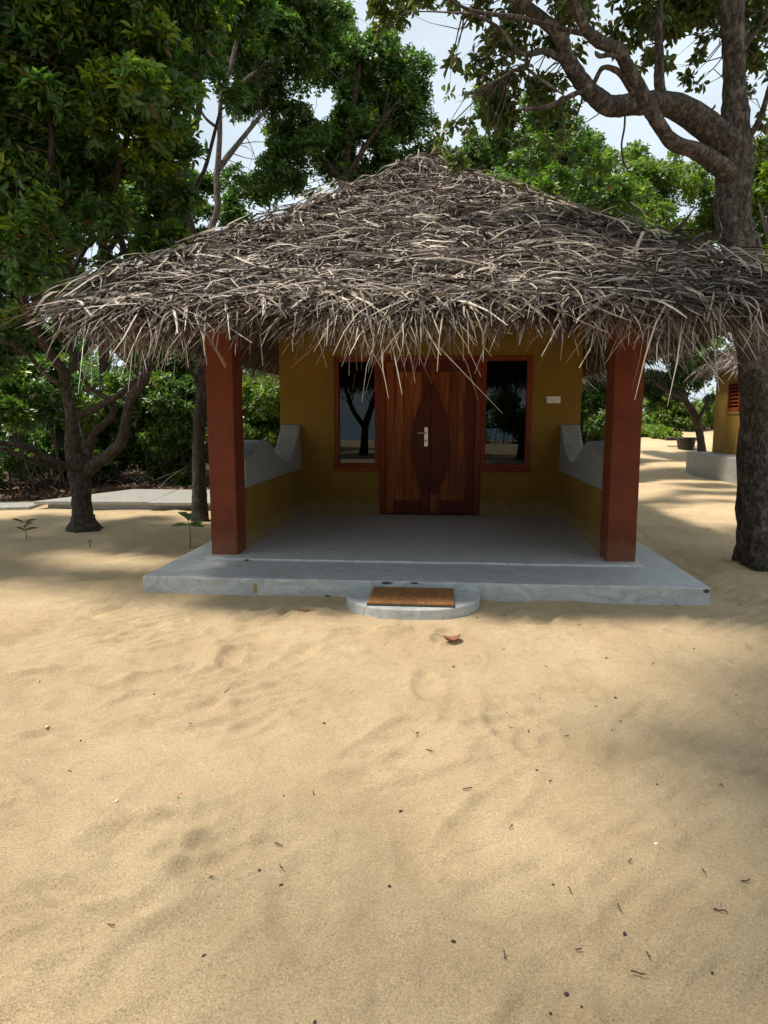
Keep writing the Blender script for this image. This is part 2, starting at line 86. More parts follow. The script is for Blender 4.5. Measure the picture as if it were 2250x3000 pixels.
SHRUBS = {
 'si': [(-8.7, 13.79, 0.51, 0.55), (-8.1, 14.35, 0.48, 0.55), (-6.83, 14.98, 0.6, 0.6), (-6.11, 14.51, 0.38, 0.4), (-7.66, 14.97, 1.06, 0.6), (-5.8, 15.09, 0.75, 0.5), (-9.48, 13.8, 1.08, 0.7)],
 'sa': [(-4.14, 13.86, 1.74, 0.7), (-3.63, 13.4, 1.82, 0.7), (-3.39, 13.88, 1.47, 0.8), (-3.76, 13.79, 1.0, 0.7), (-3.74, 14.97, 2.26, 0.6)],
 'sb': [(-6.11, 14.15, 1.47, 0.8), (-5.54, 14.25, 1.85, 0.8), (-6.41, 14.21, 2.14, 0.7), (-5.72, 14.12, 0.99, 0.7), (-5.24, 14.19, 1.18, 0.6), (-6.13, 14.8, 2.56, 0.8), (-5.13, 14.8, 1.87, 0.8)],
 'sc': [(-7.51, 12.02, 1.62, 0.6), (-7.18, 12.39, 1.88, 0.5), (-7.85, 12.04, 2.04, 0.6), (-7.56, 12.61, 2.32, 0.5), (-8.01, 11.47, 1.62, 0.7), (-7.04, 13.08, 1.64, 0.6)],
 'sd': [(-8.37, 12.85, 0.84, 0.7), (-7.94, 13.43, 1.1, 0.7), (-8.75, 12.28, 0.6, 0.7), (-7.61, 14.44, 0.87, 0.8), (-7.45, 14.91, 0.45, 0.6), (-6.92, 14.56, 1.27, 0.7)],
 'se': [(3.24, 16.57, 2.0, 0.7), (3.46, 16.52, 1.47, 0.7), (3.46, 16.96, 0.93, 0.6), (3.13, 16.63, 2.53, 0.7), (3.89, 17.64, 1.93, 0.8)],
 'sf': [(8.88, 28.17, 1.61, 0.8), (9.42, 28.2, 1.52, 0.8), (8.5, 28.61, 1.43, 0.7), (8.09, 29.12, 1.71, 0.9), (10.32, 29.32, 1.71, 0.9)],
 'sg': [(8.58, 30.11, 1.18, 0.6), (9.35, 30.17, 1.14, 0.6), (10.12, 30.24, 1.14, 0.6), (8.0, 30.06, 1.24, 0.7), (10.89, 30.32, 1.24, 0.7), (7.23, 30.0, 1.24, 0.8), (12.06, 31.44, 1.23, 0.8)],
 'sh': [(-5.31, 14.58, 0.38, 0.4), (-5.37, 14.05, 0.22, 0.3), (-5.81, 14.53, 0.33, 0.4)],
}
SEEDS = [(-1.475, 3.282), (-0.151, 2.374), (0.349, 2.032), (-0.157, 1.943), (-0.49, 1.929), (0.318, 1.605), (0.347, 1.564), (0.162, 1.496), (0.271, 1.555), (-0.296, 1.459), (0.058, 3.864), (0.884, 3.51), (0.969, 4.102), (0.233, 4.87), (1.509, 3.584), (1.552, 4.325), (0.84, 2.643), (0.384, 2.712), (0.705, 1.7), (0.511, 1.814), (-0.627, 1.628), (0.036, 1.737), (-0.556, 3.066), (-0.572, 1.979), (0.436, 4.947)]
TWIGS = [(-0.553, 2.145), (-0.509, 2.003), (0.241, 2.303), (0.824, 2.101), (0.318, 3.114), (0.607, 2.131), (0.551, 1.733), (0.388, 1.977), (1.079, 2.629), (0.526, 1.928), (-2.147, 3.372), (-0.922, 1.704), (-0.333, 4.879), (-1.125, 3.38), (-0.052, 2.833), (0.556, 3.02), (0.83, 3.19), (0.588, 3.911), (1.199, 3.965), (-2.325, 5.232), (-0.117, 2.96), (2.245, 5.361), (1.761, 5.318), (0.51, 1.667), (0.098, 2.542), (0.817, 1.935), (0.937, 2.069), (0.373, 1.75), (0.171, 1.699)]
# ------------------------------------------------------------------ materials
def newmat(name):
    m = bpy.data.materials.new(name); m.use_nodes = True
    nt = m.node_tree
    return m, nt.nodes, nt.links, nt.nodes['Principled BSDF']

def ramp(n, stops):
    r = n.new('ShaderNodeValToRGB'); e = r.color_ramp.elements
    while len(e) < len(stops): e.new(0.5)
    for k, (p, c) in enumerate(stops):
        e[k].position = p; e[k].color = (*c, 1) if len(c) == 3 else c
    return r

def coords(n, l, scale=(1, 1, 1), kind='Object'):
    t = n.new('ShaderNodeTexCoord'); m = n.new('ShaderNodeMapping'); m.inputs['Scale'].default_value = scale
    l.new(t.outputs[kind], m.inputs['Vector']); return m.outputs[0]

def noise(n, l, vec, scale, detail=4, rough=.55, dist=0):
    t = n.new('ShaderNodeTexNoise'); t.inputs['Scale'].default_value = scale; t.inputs['Detail'].default_value = detail
    t.inputs['Roughness'].default_value = rough; t.inputs['Distortion'].default_value = dist
    l.new(vec, t.inputs['Vector']); return t.outputs['Fac']

def mixc(n, l, a, b, fac, mode='MIX'):
    m = n.new('ShaderNodeMix'); m.data_type = 'RGBA'; m.blend_type = mode
    for s, v in ((0, fac), (6, a), (7, b)):
        if isinstance(v, (int, float)): m.inputs[s].default_value = v
        elif isinstance(v, tuple): m.inputs[s].default_value = (*v, 1) if len(v) == 3 else v
        else: l.new(v, m.inputs[s])
    return m.outputs[2]

def math_n(n, l, op, a, b=0.0):
    m = n.new('ShaderNodeMath'); m.operation = op
    for s, v in ((0, a), (1, b)):
        if isinstance(v, (int, float)): m.inputs[s].default_value = v
        else: l.new(v, m.inputs[s])
    return m.outputs[0]

def bump(n, l, b, height, strength=.4, dist=.01, chain=None):
    k = n.new('ShaderNodeBump'); k.inputs['Strength'].default_value = strength; k.inputs['Distance'].default_value = dist
    l.new(height, k.inputs['Height'])
    if chain is not None: l.new(chain, k.inputs['Normal'])
    l.new(k.outputs[0], b.inputs['Normal']); return k.outputs[0]

def simple(name, c1, c2, scale=8, rough=.7, stretch=(1, 1, 1), bstr=.2, bdist=.004, bscale=60, dist=0.0, spec=.5):
    m, n, l, b = newmat(name)
    v = coords(n, l, stretch)
    r = ramp(n, [(.32, c1), (.68, c2)])
    l.new(noise(n, l, v, scale, 6, .6, dist), r.inputs['Fac'])
    l.new(r.outputs['Color'], b.inputs['Base Color'])
    b.inputs['Roughness'].default_value = rough
    b.inputs['Specular IOR Level'].default_value = spec
    bump(n, l, b, noise(n, l, v, bscale, 4), bstr, bdist)
    return m

def sand_mat():
    m, n, l, b = newmat('sand')
    v = coords(n, l)
    big = ramp(n, [(.35, (.545, .398, .232)), (.65, (.64, .488, .297))])
    l.new(noise(n, l, v, 1.3, 5, .6), big.inputs['Fac'])
    g = ramp(n, [(.30, (.42, .40, .38)), (.45, (.90, .90, .90)), (.56, (1.05, 1.05, 1.05)), (.72, (1.5, 1.47, 1.42))])
    l.new(noise(n, l, v, 150, 4, .85), g.inputs['Fac'])
    col = mixc(n, l, big.outputs['Color'], g.outputs['Color'], 1.0, 'MULTIPLY')
    dp = ramp(n, [(.50, (0, 0, 0)), (.72, (1, 1, 1))]); l.new(noise(n, l, coords(n, l, (1.5, .8, 1)), 2.6, 7, .68, 1.2), dp.inputs['Fac'])
    col = mixc(n, l, col, (.31, .225, .14), math_n(n, l, 'MULTIPLY', dp.outputs['Color'], .42))
    # sparse dark mineral grains
    vo = n.new('ShaderNodeTexVoronoi'); vo.inputs['Scale'].default_value = 120; l.new(v, vo.inputs['Vector'])
    dk = ramp(n, [(.03, (1, 1, 1)), (.10, (0, 0, 0))]); l.new(vo.outputs['Distance'], dk.inputs['Fac'])
    col = mixc(n, l, col, (.16, .11, .07), math_n(n, l, 'MULTIPLY', dk.outputs['Color'], .35))
    # brown leaf mould under the wood at the back left, earthy bank at the back right
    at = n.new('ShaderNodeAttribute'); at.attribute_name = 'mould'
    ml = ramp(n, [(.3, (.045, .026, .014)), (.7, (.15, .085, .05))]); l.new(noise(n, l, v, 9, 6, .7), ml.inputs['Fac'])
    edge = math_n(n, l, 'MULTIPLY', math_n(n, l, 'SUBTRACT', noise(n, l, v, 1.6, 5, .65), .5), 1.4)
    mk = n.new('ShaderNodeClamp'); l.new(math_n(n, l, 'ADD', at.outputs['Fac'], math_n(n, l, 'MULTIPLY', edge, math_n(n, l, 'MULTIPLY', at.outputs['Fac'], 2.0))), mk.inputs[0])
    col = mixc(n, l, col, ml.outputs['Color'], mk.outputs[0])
    l.new(col, b.inputs['Base Color'])
    b.inputs['Roughness'].default_value = .9; b.inputs['Specular IOR Level'].default_value = .25
    k = bump(n, l, b, noise(n, l, v, 20, 6, .72), .8, .035)
    bump(n, l, b, noise(n, l, v, 230, 3, .8), 1.0, .008, k)
    return m

def leaf_mat(name, dark, mid, young_lit, trans=.35, rough=.42):
    m, n, l, b = newmat(name)
    g = n.new('ShaderNodeNewGeometry')
    at = n.new('ShaderNodeAttribute'); at.attribute_name = 'tint'
    r = ramp(n, [(.0, dark), (.72, mid), (.955, tuple(x * 1.3 for x in mid)), (.975, (.19, .12, .035)), (1.0, (.12, .07, .03))])
    l.new(g.outputs['Random Per Island'], r.inputs['Fac'])
    col = mixc(n, l, r.outputs['Color'], young_lit, at.outputs['Fac'])
    l.new(col, b.inputs['Base Color'])
    b.inputs['Roughness'].default_value = rough; b.inputs['Specular IOR Level'].default_value = .6
    t = n.new('ShaderNodeBsdfTranslucent')
    l.new(mixc(n, l, col, (1.5, 1.7, .55), .75, 'MULTIPLY'), t.inputs['Color'])
    ms = n.new('ShaderNodeMixShader'); ms.inputs[0].default_value = trans
    l.new(b.outputs[0], ms.inputs[1]); l.new(t.outputs[0], ms.inputs[2])
    l.new(ms.outputs[0], n['Material Output'].inputs['Surface'])
    return m

def bark_mat(name, c1, c2, c3, stretch=(9, 9, 4.5)):
    m, n, l, b = newmat(name)
    v = coords(n, l, stretch); v1 = coords(n, l)
    r = ramp(n, [(.40, c1), (.51, c2), (.62, c3)])
    f = noise(n, l, v, 3.0, 8, .75, .6)
    l.new(f, r.inputs['Fac'])
    lich = ramp(n, [(.56, (0, 0, 0)), (.66, (1, 1, 1))]); l.new(noise(n, l, v1, 5, 6, .7), lich.inputs['Fac'])
    col = mixc(n, l, r.outputs['Color'], tuple(min(1, x * 1.35 + .02) for x in c3), math_n(n, l, 'MULTIPLY', lich.outputs['Color'], .55))
    l.new(col, b.inputs['Base Color']); b.inputs['Roughness'].default_value = .9
    vo = n.new('ShaderNodeTexVoronoi'); vo.inputs['Scale'].default_value = 3.2; vo.feature = 'DISTANCE_TO_EDGE'
    vv = n.new('ShaderNodeVectorMath'); vv.operation = 'ADD'; l.new(v, vv.inputs[0])
    nn = n.new('ShaderNodeTexNoise'); nn.inputs['Scale'].default_value = 2; l.new(v, nn.inputs['Vector']); l.new(nn.outputs['Color'], vv.inputs[1])
    l.new(vv.outputs[0], vo.inputs['Vector'])
    k = bump(n, l, b, vo.outputs['Distance'], .8, .02)
    bump(n, l, b, f, .9, .025, k)
    return m

def thatch_mat():
    m, n, l, b = newmat('dry_palm_leaf')
    g = n.new('ShaderNodeNewGeometry')
    r = ramp(n, [(0, (.016, .011, .009)), (.30, (.065, .047, .037)), (.52, (.19, .152, .122)), (.76, (.37, .315, .265)), (1, (.60, .53, .455))])
    l.new(g.outputs['Random Per Island'], r.inputs['Fac'])
    v = coords(n, l)
    big = ramp(n, [(.3, (.62, .58, .55)), (.7, (1.1, 1.1, 1.1))]); l.new(noise(n, l, v, 1.1, 4, .6), big.inputs['Fac'])
    st = ramp(n, [(.3, (.7, .68, .66)), (.7, (1.08, 1.08, 1.08))]); l.new(noise(n, l, v, 45, 4, .6), st.inputs['Fac'])
    c = mixc(n, l, mixc(n, l, r.outputs['Color'], big.outputs['Color'], 1.0, 'MULTIPLY'), st.outputs['Color'], 1.0, 'MULTIPLY')
    l.new(c, b.inputs['Base Color']); b.inputs['Roughness'].default_value = .62; b.inputs['Specular IOR Level'].default_value = .35
    return m

def leaflet_mat():
    # same dry leaf for the single leaflets: the tone is picked per object
    m, n, l, b = newmat('dry_palm_leaflet')
    oi = n.new('ShaderNodeObjectInfo')
    r = ramp(n, [(0, (.14, .10, .07)), (.5, (.27, .21, .155)), (1, (.50, .42, .32))])
    l.new(oi.outputs['Random'], r.inputs['Fac']); l.new(r.outputs['Color'], b.inputs['Base Color'])
    b.inputs['Roughness'].default_value = .62
    return m

def concrete_mat(name='concrete', a=(.27, .29, .30), c=(.42, .44, .445)):
    m, n, l, b = newmat(name)
    v = coords(n, l, (1, 2.2, 1.4))
    r = ramp(n, [(.30, tuple(x * .88 for x in a)), (.5, tuple((x + y) / 2 for x, y in zip(a, c))), (.70, tuple(x * 1.08 for x in c))])
    l.new(noise(n, l, v, 3.6, 8, .68, 3.0), r.inputs['Fac'])
    sp = ramp(n, [(.60, (0, 0, 0)), (.75, (1, 1, 1))]); l.new(noise(n, l, v, 1.1, 5, .6, .5), sp.inputs['Fac'])
    col = mixc(n, l, r.outputs['Color'], tuple(x * .62 for x in a), math_n(n, l, 'MULTIPLY', sp.outputs['Color'], .6))
    du = ramp(n, [(.52, (0, 0, 0)), (.70, (1, 1, 1))]); l.new(noise(n, l, coords(n, l), 2.1, 8, .75), du.inputs['Fac'])
    col = mixc(n, l, col, (.50, .41, .29), math_n(n, l, 'MULTIPLY', du.outputs['Color'], .32))     # blown sand and dust
    l.new(col, b.inputs['Base Color'])
    b.inputs['Roughness'].default_value = .42; b.inputs['Specular IOR Level'].default_value = .5
    k = bump(n, l, b, noise(n, l, v, 5, 6, .6, 1.5), .35, .01)
    bump(n, l, b, noise(n, l, v, 90, 4, .7), .2, .003, k)
    return m

def plaster_mat(name, c, var=.18, scale=2.5, rough=.8, splash=.35):
    m, n, l, b = newmat(name)
    v = coords(n, l)
    r = ramp(n, [(.3, tuple(x * (1 - var) for x in c)), (.7, tuple(x * (1 + var) for x in c))])
    l.new(noise(n, l, v, scale, 7, .62, .8), r.inputs['Fac'])
    sp = ramp(n, [(.62, (0, 0, 0)), (.72, (1, 1, 1))]); l.new(noise(n, l, v, 7, 6, .7), sp.inputs['Fac'])
    col = mixc(n, l, r.outputs['Color'], tuple(min(1, x * 1.25 + .015) for x in c), math_n(n, l, 'MULTIPLY', sp.outputs['Color'], .35))
    # sandy splash-back along the foot of the wall
    t_ = n.new('ShaderNodeTexCoord'); sx = n.new('ShaderNodeSeparateXYZ'); l.new(t_.outputs['Object'], sx.inputs[0])
    hz = math_n(n, l, 'ADD', sx.outputs['Z'], math_n(n, l, 'MULTIPLY', noise(n, l, v, 9, 5, .7), -.45))
    ft = ramp(n, [(.0, (1, 1, 1)), (.16, (0, 0, 0))]); l.new(hz, ft.inputs['Fac'])
    col = mixc(n, l, col, (.40, .30, .19), math_n(n, l, 'MULTIPLY', ft.outputs['Color'], splash))
    l.new(col, b.inputs['Base Color']); b.inputs['Roughness'].default_value = rough; b.inputs['Specular IOR Level'].default_value = .3
    k = bump(n, l, b, noise(n, l, v, 4, 5, .6, 1.0), .3, .012)
    bump(n, l, b, noise(n, l, v, 70, 4, .7), .25, .004, k)
    return m

def wood_mat(name, c1, c2, c3):
    m, n, l, b = newmat(name)
    oi = n.new('ShaderNodeObjectInfo')
    t = n.new('ShaderNodeTexCoord'); mp_ = n.new('ShaderNodeMapping'); mp_.inputs['Scale'].default_value = (14, 14, 1.0)
    l.new(t.outputs['Object'], mp_.inputs['Vector'])
    off = n.new('ShaderNodeVectorMath'); off.operation = 'ADD'; l.new(mp_.outputs[0], off.inputs[0])
    cmb = n.new('ShaderNodeCombineXYZ'); l.new(math_n(n, l, 'MULTIPLY', oi.outputs['Random'], 37), cmb.inputs[0]); l.new(math_n(n, l, 'MULTIPLY', oi.outputs['Random'], 11), cmb.inputs[2])
    l.new(cmb.outputs[0], off.inputs[1])
    r = ramp(n, [(.28, c1), (.5, c2), (.72, c3)])
    f = noise(n, l, off.outputs[0], 1.2, 6, .6, 1.2)
    l.new(math_n(n, l, 'ADD', f, math_n(n, l, 'MULTIPLY', math_n(n, l, 'SUBTRACT', oi.outputs['Random'], .5), .22)), r.inputs['Fac'])
    l.new(r.outputs['Color'], b.inputs['Base Color']); b.inputs['Roughness'].default_value = .5; b.inputs['Specular IOR Level'].default_value = .22
    bump(n, l, b, f, .15, .003)
    return m

def glass_mat():
    m, n, l, b = newmat('tinted_glass')
    n.remove(b)
    tr_ = n.new('ShaderNodeBsdfTransparent'); tr_.inputs['Color'].default_value = (.10, .12, .12, 1)
    gl = n.new('ShaderNodeBsdfGlossy'); gl.inputs['Roughness'].default_value = .0; gl.inputs['Color'].default_value = (.9, .95, 1, 1)
    fr = n.new('ShaderNodeFresnel'); fr.inputs['IOR'].default_value = 1.5
    ms = n.new('ShaderNodeMixShader'); l.new(fr.outputs[0], ms.inputs[0]); l.new(tr_.outputs[0], ms.inputs[1]); l.new(gl.outputs[0], ms.inputs[2])
    l.new(ms.outputs[0], n['Material Output'].inputs['Surface'])
    return m

def plain(name, c, rough=.5, metal=0.0):
    m, n, l, b = newmat(name)
    v = coords(n, l); r = ramp(n, [(.3, tuple(x * .85 for x in c)), (.7, tuple(min(1, x * 1.12) for x in c))])
    l.new(noise(n, l, v, 22, 4), r.inputs['Fac']); l.new(r.outputs['Color'], b.inputs['Base Color'])
    b.inputs['Roughness'].default_value = rough; b.inputs['Metallic'].default_value = metal
    return m

def water_mat():
    m, n, l, b = newmat('sea_water')
    b.inputs['Base Color'].default_value = (.05, .20, .26, 1); b.inputs['Roughness'].default_value = .18
    bump(n, l, b, noise(n, l, coords(n, l, (.4, 1, 1)), 1.2, 6), .6, .2)
    return m

M = {
 'sand': sand_mat(), 'thatch': thatch_mat(), 'leaflet': leaflet_mat(),
 'deck': simple('thatch_underlay', (.035, .020, .013), (.11, .062, .038), 14, .9, (1, 1, 4), .6, .02, 40),
 'concrete': concrete_mat('concrete', (.33, .345, .348), (.51, .525, .522)), 'concrete_floor': concrete_mat('floor_concrete', (.42, .425, .42), (.60, .605, .595)), 'concrete_dull': concrete_mat('dull_concrete', (.20, .205, .195), (.31, .315, .30)), 'concrete_warm': concrete_mat('weathered_concrete', (.25, .245, .225), (.40, .39, .36)),
 'ochre': plaster_mat('ochre_plaster', (.205, .117, .014), .12), 'red': plaster_mat('brick_red_plaster', (.135, .029, .010), .26, 3.5, .7, .12),
 'teak': wood_mat('teak', (.085, .015, .004), (.20, .046, .009), (.36, .11, .022)),
 'frame': wood_mat('red_stained_wood', (.11, .015, .003), (.17, .028, .006), (.24, .048, .010)),
 'board': wood_mat('dark_red_wood', (.062, .008, .003), (.092, .012, .004), (.125, .018, .006)),
 'glass': glass_mat(), 'steel': plain('brushed_steel', (.62, .61, .58), .35, .85), 'white': plain('white_plastic', (.72, .70, .66), .45),
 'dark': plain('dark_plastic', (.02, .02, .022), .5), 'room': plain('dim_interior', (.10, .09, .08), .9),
 'bark': bark_mat('grey_bark', (.016, .012, .009), (.060, .046, .037), (.17, .145, .125)),
 'bark_dark': bark_mat('brown_bark', (.018, .012, .008), (.050, .034, .024), (.10, .074, .054)),
 'bark_pale': bark_mat('pale_bark', (.05, .04, .03), (.11, .09, .07), (.21, .18, .145)),
 'leaf_dark': leaf_mat('dark_leaf', (.024, .058, .017), (.092, .185, .040), (.30, .40, .04), .42, .34),
 'leaf_mid': leaf_mat('mid_leaf', (.026, .062, .015), (.092, .175, .032), (.27, .36, .045), .42, .36),
 'leaf_olive': leaf_mat('olive_leaf', (.038, .060, .016), (.108, .145, .036), (.24, .24, .045), .42),
 'leaf_lime': leaf_mat('lime_leaf', (.055, .105, .016), (.15, .235, .032), (.30, .36, .04), .45),
 'leaf_grey': leaf_mat('grey_leaf', (.05, .06, .035), (.12, .125, .075), (.20, .20, .10), .25, .6),
 'dead': simple('dead_leaf_brown', (.13, .045, .022), (.26, .10, .05), 20, .7, (1, 1, 1), .3, .003, 60),
 'dead_orange': simple('dead_leaf_orange', (.30, .11, .03), (.45, .19, .05), 20, .7),
 'litter': leaf_mat('leaf_litter', (.04, .022, .012), (.16, .085, .048), (.28, .17, .10), .1, .8),
 'twig': simple('twig_brown', (.035, .022, .015), (.10, .07, .05), 30, .9),
 'seed': simple('seed_black', (.012, .009, .007), (.04, .028, .02), 30, .7),
 'shell': simple('shell_white', (.50, .42, .34), (.66, .58, .50), 30, .5),
 'coir': simple('coir', (.20, .085, .025), (.46, .22, .07), 55, .95, (1, 1, 1), .9, .01, 190),
 'stain': simple('broken_concrete', (.03, .035, .022), (.09, .09, .065), 30, .95), 'tape': plain('ochre_mark', (.34, .27, .11), .8),
 'water': water_mat(),
}

# ------------------------------------------------------------------ mesh helpers
def tag(o, label=None, cat=None, group=None, kind=None):
    if label: o['label'] = label
    if cat: o['category'] = cat
    if group: o['group'] = group
    if kind: o['kind'] = kind
    return o

def empty(name, loc=(0, 0, 0), rz=0):
    o = bpy.data.objects.new(name, None); COL.objects.link(o)
    o.location = loc; o.rotation_euler = (0, 0, rz); o.empty_display_size = .2
    return o

def link(name, me, mat, parent=None):
    if mat is not None and not me.materials: me.materials.append(M[mat])
    o = bpy.data.objects.new(name, me); COL.objects.link(o)
    if parent is not None: o.parent = parent
    return o

def np_mesh(name, verts, faces_flat, sizes, smooth=False, tint=None):
    me = bpy.data.meshes.new(name)
    verts = np.asarray(verts, np.float32); faces_flat = np.asarray(faces_flat, np.int32); sizes = np.asarray(sizes, np.int32)
    me.vertices.add(len(verts)); me.vertices.foreach_set('co', verts.ravel())
    me.loops.add(len(faces_flat)); me.loops.foreach_set('vertex_index', faces_flat)
    me.polygons.add(len(sizes))
    st = np.zeros(len(sizes), np.int32); st[1:] = np.cumsum(sizes)[:-1]
    me.polygons.foreach_set('loop_start', st)
    if smooth: me.polygons.foreach_set('use_smooth', np.ones(len(sizes), bool))
    me.update(calc_edges=True)
    if tint is not None:
        a = me.attributes.new('tint', 'FLOAT', 'POINT'); a.data.foreach_set('value', np.asarray(tint, np.float32))
    return me

class MB:
    def __init__(s): s.v, s.f = [], []
    def box(s, x0, x1, y0, y1, z0, z1):
        k = len(s.v)
        s.v += [(x0, y0, z0), (x1, y0, z0), (x1, y1, z0), (x0, y1, z0), (x0, y0, z1), (x1, y0, z1), (x1, y1, z1), (x0, y1, z1)]
        s.f += [tuple(k + i for i in q) for q in ((0, 3, 2, 1), (4, 5, 6, 7), (0, 1, 5, 4), (1, 2, 6, 5), (2, 3, 7, 6), (3, 0, 4, 7))]
        return s
    def prism(s, poly, axis, a, b):
        # closed polygon extruded along an axis from a to b
        k = len(s.v); n = len(poly)
        def pt(p, t):
            return {'x': (t, p[0], p[1]), 'y': (p[0], t, p[1]), 'z': (p[0], p[1], t)}[axis]
        s.v += [pt(p, a) for p in poly] + [pt(p, b) for p in poly]
        s.f += [tuple(range(k, k + n))[::-1], tuple(range(k + n, k + 2 * n))]
        s.f += [(k + i, k + (i + 1) % n, k + n + (i + 1) % n, k + n + i) for i in range(n)]
        return s
    def build(s, name, mat, parent=None, bevel=0, seg=2, smooth=False, sub=0):
        bm = bmesh.new()
        vs_ = [bm.verts.new(p) for p in s.v]
        for f in s.f:
            try: bm.faces.new([vs_[i] for i in f])
            except ValueError: pass
        bmesh.ops.recalc_face_normals(bm, faces=bm.faces)
        if sub: bmesh.ops.subdivide_edges(bm, edges=bm.edges, cuts=sub, use_grid_fill=True)
        if bevel: bmesh.ops.bevel(bm, geom=[e for e in bm.edges if e.is_manifold and e.calc_face_angle(0) > .5], offset=bevel, segments=seg, affect='EDGES', profile=.6)
        me = bpy.data.meshes.new(name); bm.to_mesh(me); bm.free()
        if smooth: me.polygons.foreach_set('use_smooth', np.ones(len(me.polygons), bool))
        return link(name, me, mat, parent)

def catmull(P, per=4):
    P = np.asarray(P, float)
    Q = np.vstack([2 * P[0] - P[1], P, 2 * P[-1] - P[-2]])
    out = []
    for i in range(1, len(Q) - 2):
        for t in np.linspace(0, 1, per, endpoint=False):
            a, b, c, d = Q[i - 1], Q[i], Q[i + 1], Q[i + 2]
            out.append(.5 * ((2 * b) + (c - a) * t + (2 * a - 5 * b + 4 * c - d) * t * t + (3 * b - a - 3 * c + d) * t ** 3))
    out.append(P[-1])
    out = np.array(out); out[:, 3] = np.maximum(out[:, 3], .002)
    return out

def tube(pts, n=12, per=5, rough=.06, rs=None, flare=0):
    """verts, faces of a smooth tapering limb through (x,y,z,r) points"""
    C = catmull(pts, per); P, R = C[:, :3], C[:, 3]; R[-1] *= .25; R[-2] *= .6
    T = np.gradient(P, axis=0); T /= np.linalg.norm(T, axis=1)[:, None] + 1e-9
    ref = np.array([1., 0, 0]) if abs(T[0][0]) < .8 else np.array([0, 1., 0])
    V = []
    ang = np.linspace(0, 2 * np.pi, n, endpoint=False)
    rs = rs or np.random.RandomState(1)
    ph = rs.rand(4) * 6.28
    L = np.concatenate([[0], np.cumsum(np.linalg.norm(np.diff(P, axis=0), axis=1))])
    for i in range(len(P)):
        u = ref - T[i] * (ref @ T[i]); u /= np.linalg.norm(u); ref = u
        w = np.cross(T[i], u)
        k = 1 + rough * (np.sin(3 * ang + ph[0] + L[i] * 1.7 / max(R[0], .02) * .15) + .7 * np.sin(5 * ang + ph[1] - L[i] * 2.3) + .8 * np.sin(2 * ang + L[i] * 4.1 + ph[2])) + rough * .7 * rs.randn(n)
        if flare and i < per * 2:
            k = k + flare * (1 - i / (per * 2)) ** 2 * np.maximum(0, np.sin(3 * ang + ph[3]))
        V.append(P[i] + (np.cos(ang)[:, None] * u + np.sin(ang)[:, None] * w) * (R[i] * k)[:, None])
    m = len(P); V = np.concatenate(V)
    F, S = [], []
    for i in range(m - 1):
        for j in range(n):
            F += [i * n + j, i * n + (j + 1) % n, (i + 1) * n + (j + 1) % n, (i + 1) * n + j]; S.append(4)
    F += list(range((m - 1) * n, m * n)); S.append(n)
    return V, F, S

def limb(name, pts, mat, parent, n=12, per=5, rough=.05, rs=None, flare=0):
    V, F, S = tube(pts, n, per, rough, rs, flare)
    return link(name, np_mesh(name, V, F, S, True), mat, parent)

def many_tubes(name, paths, mat, parent, n=5, per=3):
    Vs, Fs, Ss, k = [], [], [], 0
    for p in paths:
        V, F, S = tube(p, n, per, .03)
        Vs.append(V); Fs.append(np.array(F) + k); Ss += S; k += len(V)
    o = link(name, np_mesh(name, np.concatenate(Vs), np.concatenate(Fs), Ss, True), mat, parent)
    o['kind'] = 'stuff'
    return o

# ------------------------------------------------------------------ foliage
def unit(a): return a / (np.linalg.norm(a, axis=-1, keepdims=True) + 1e-9)

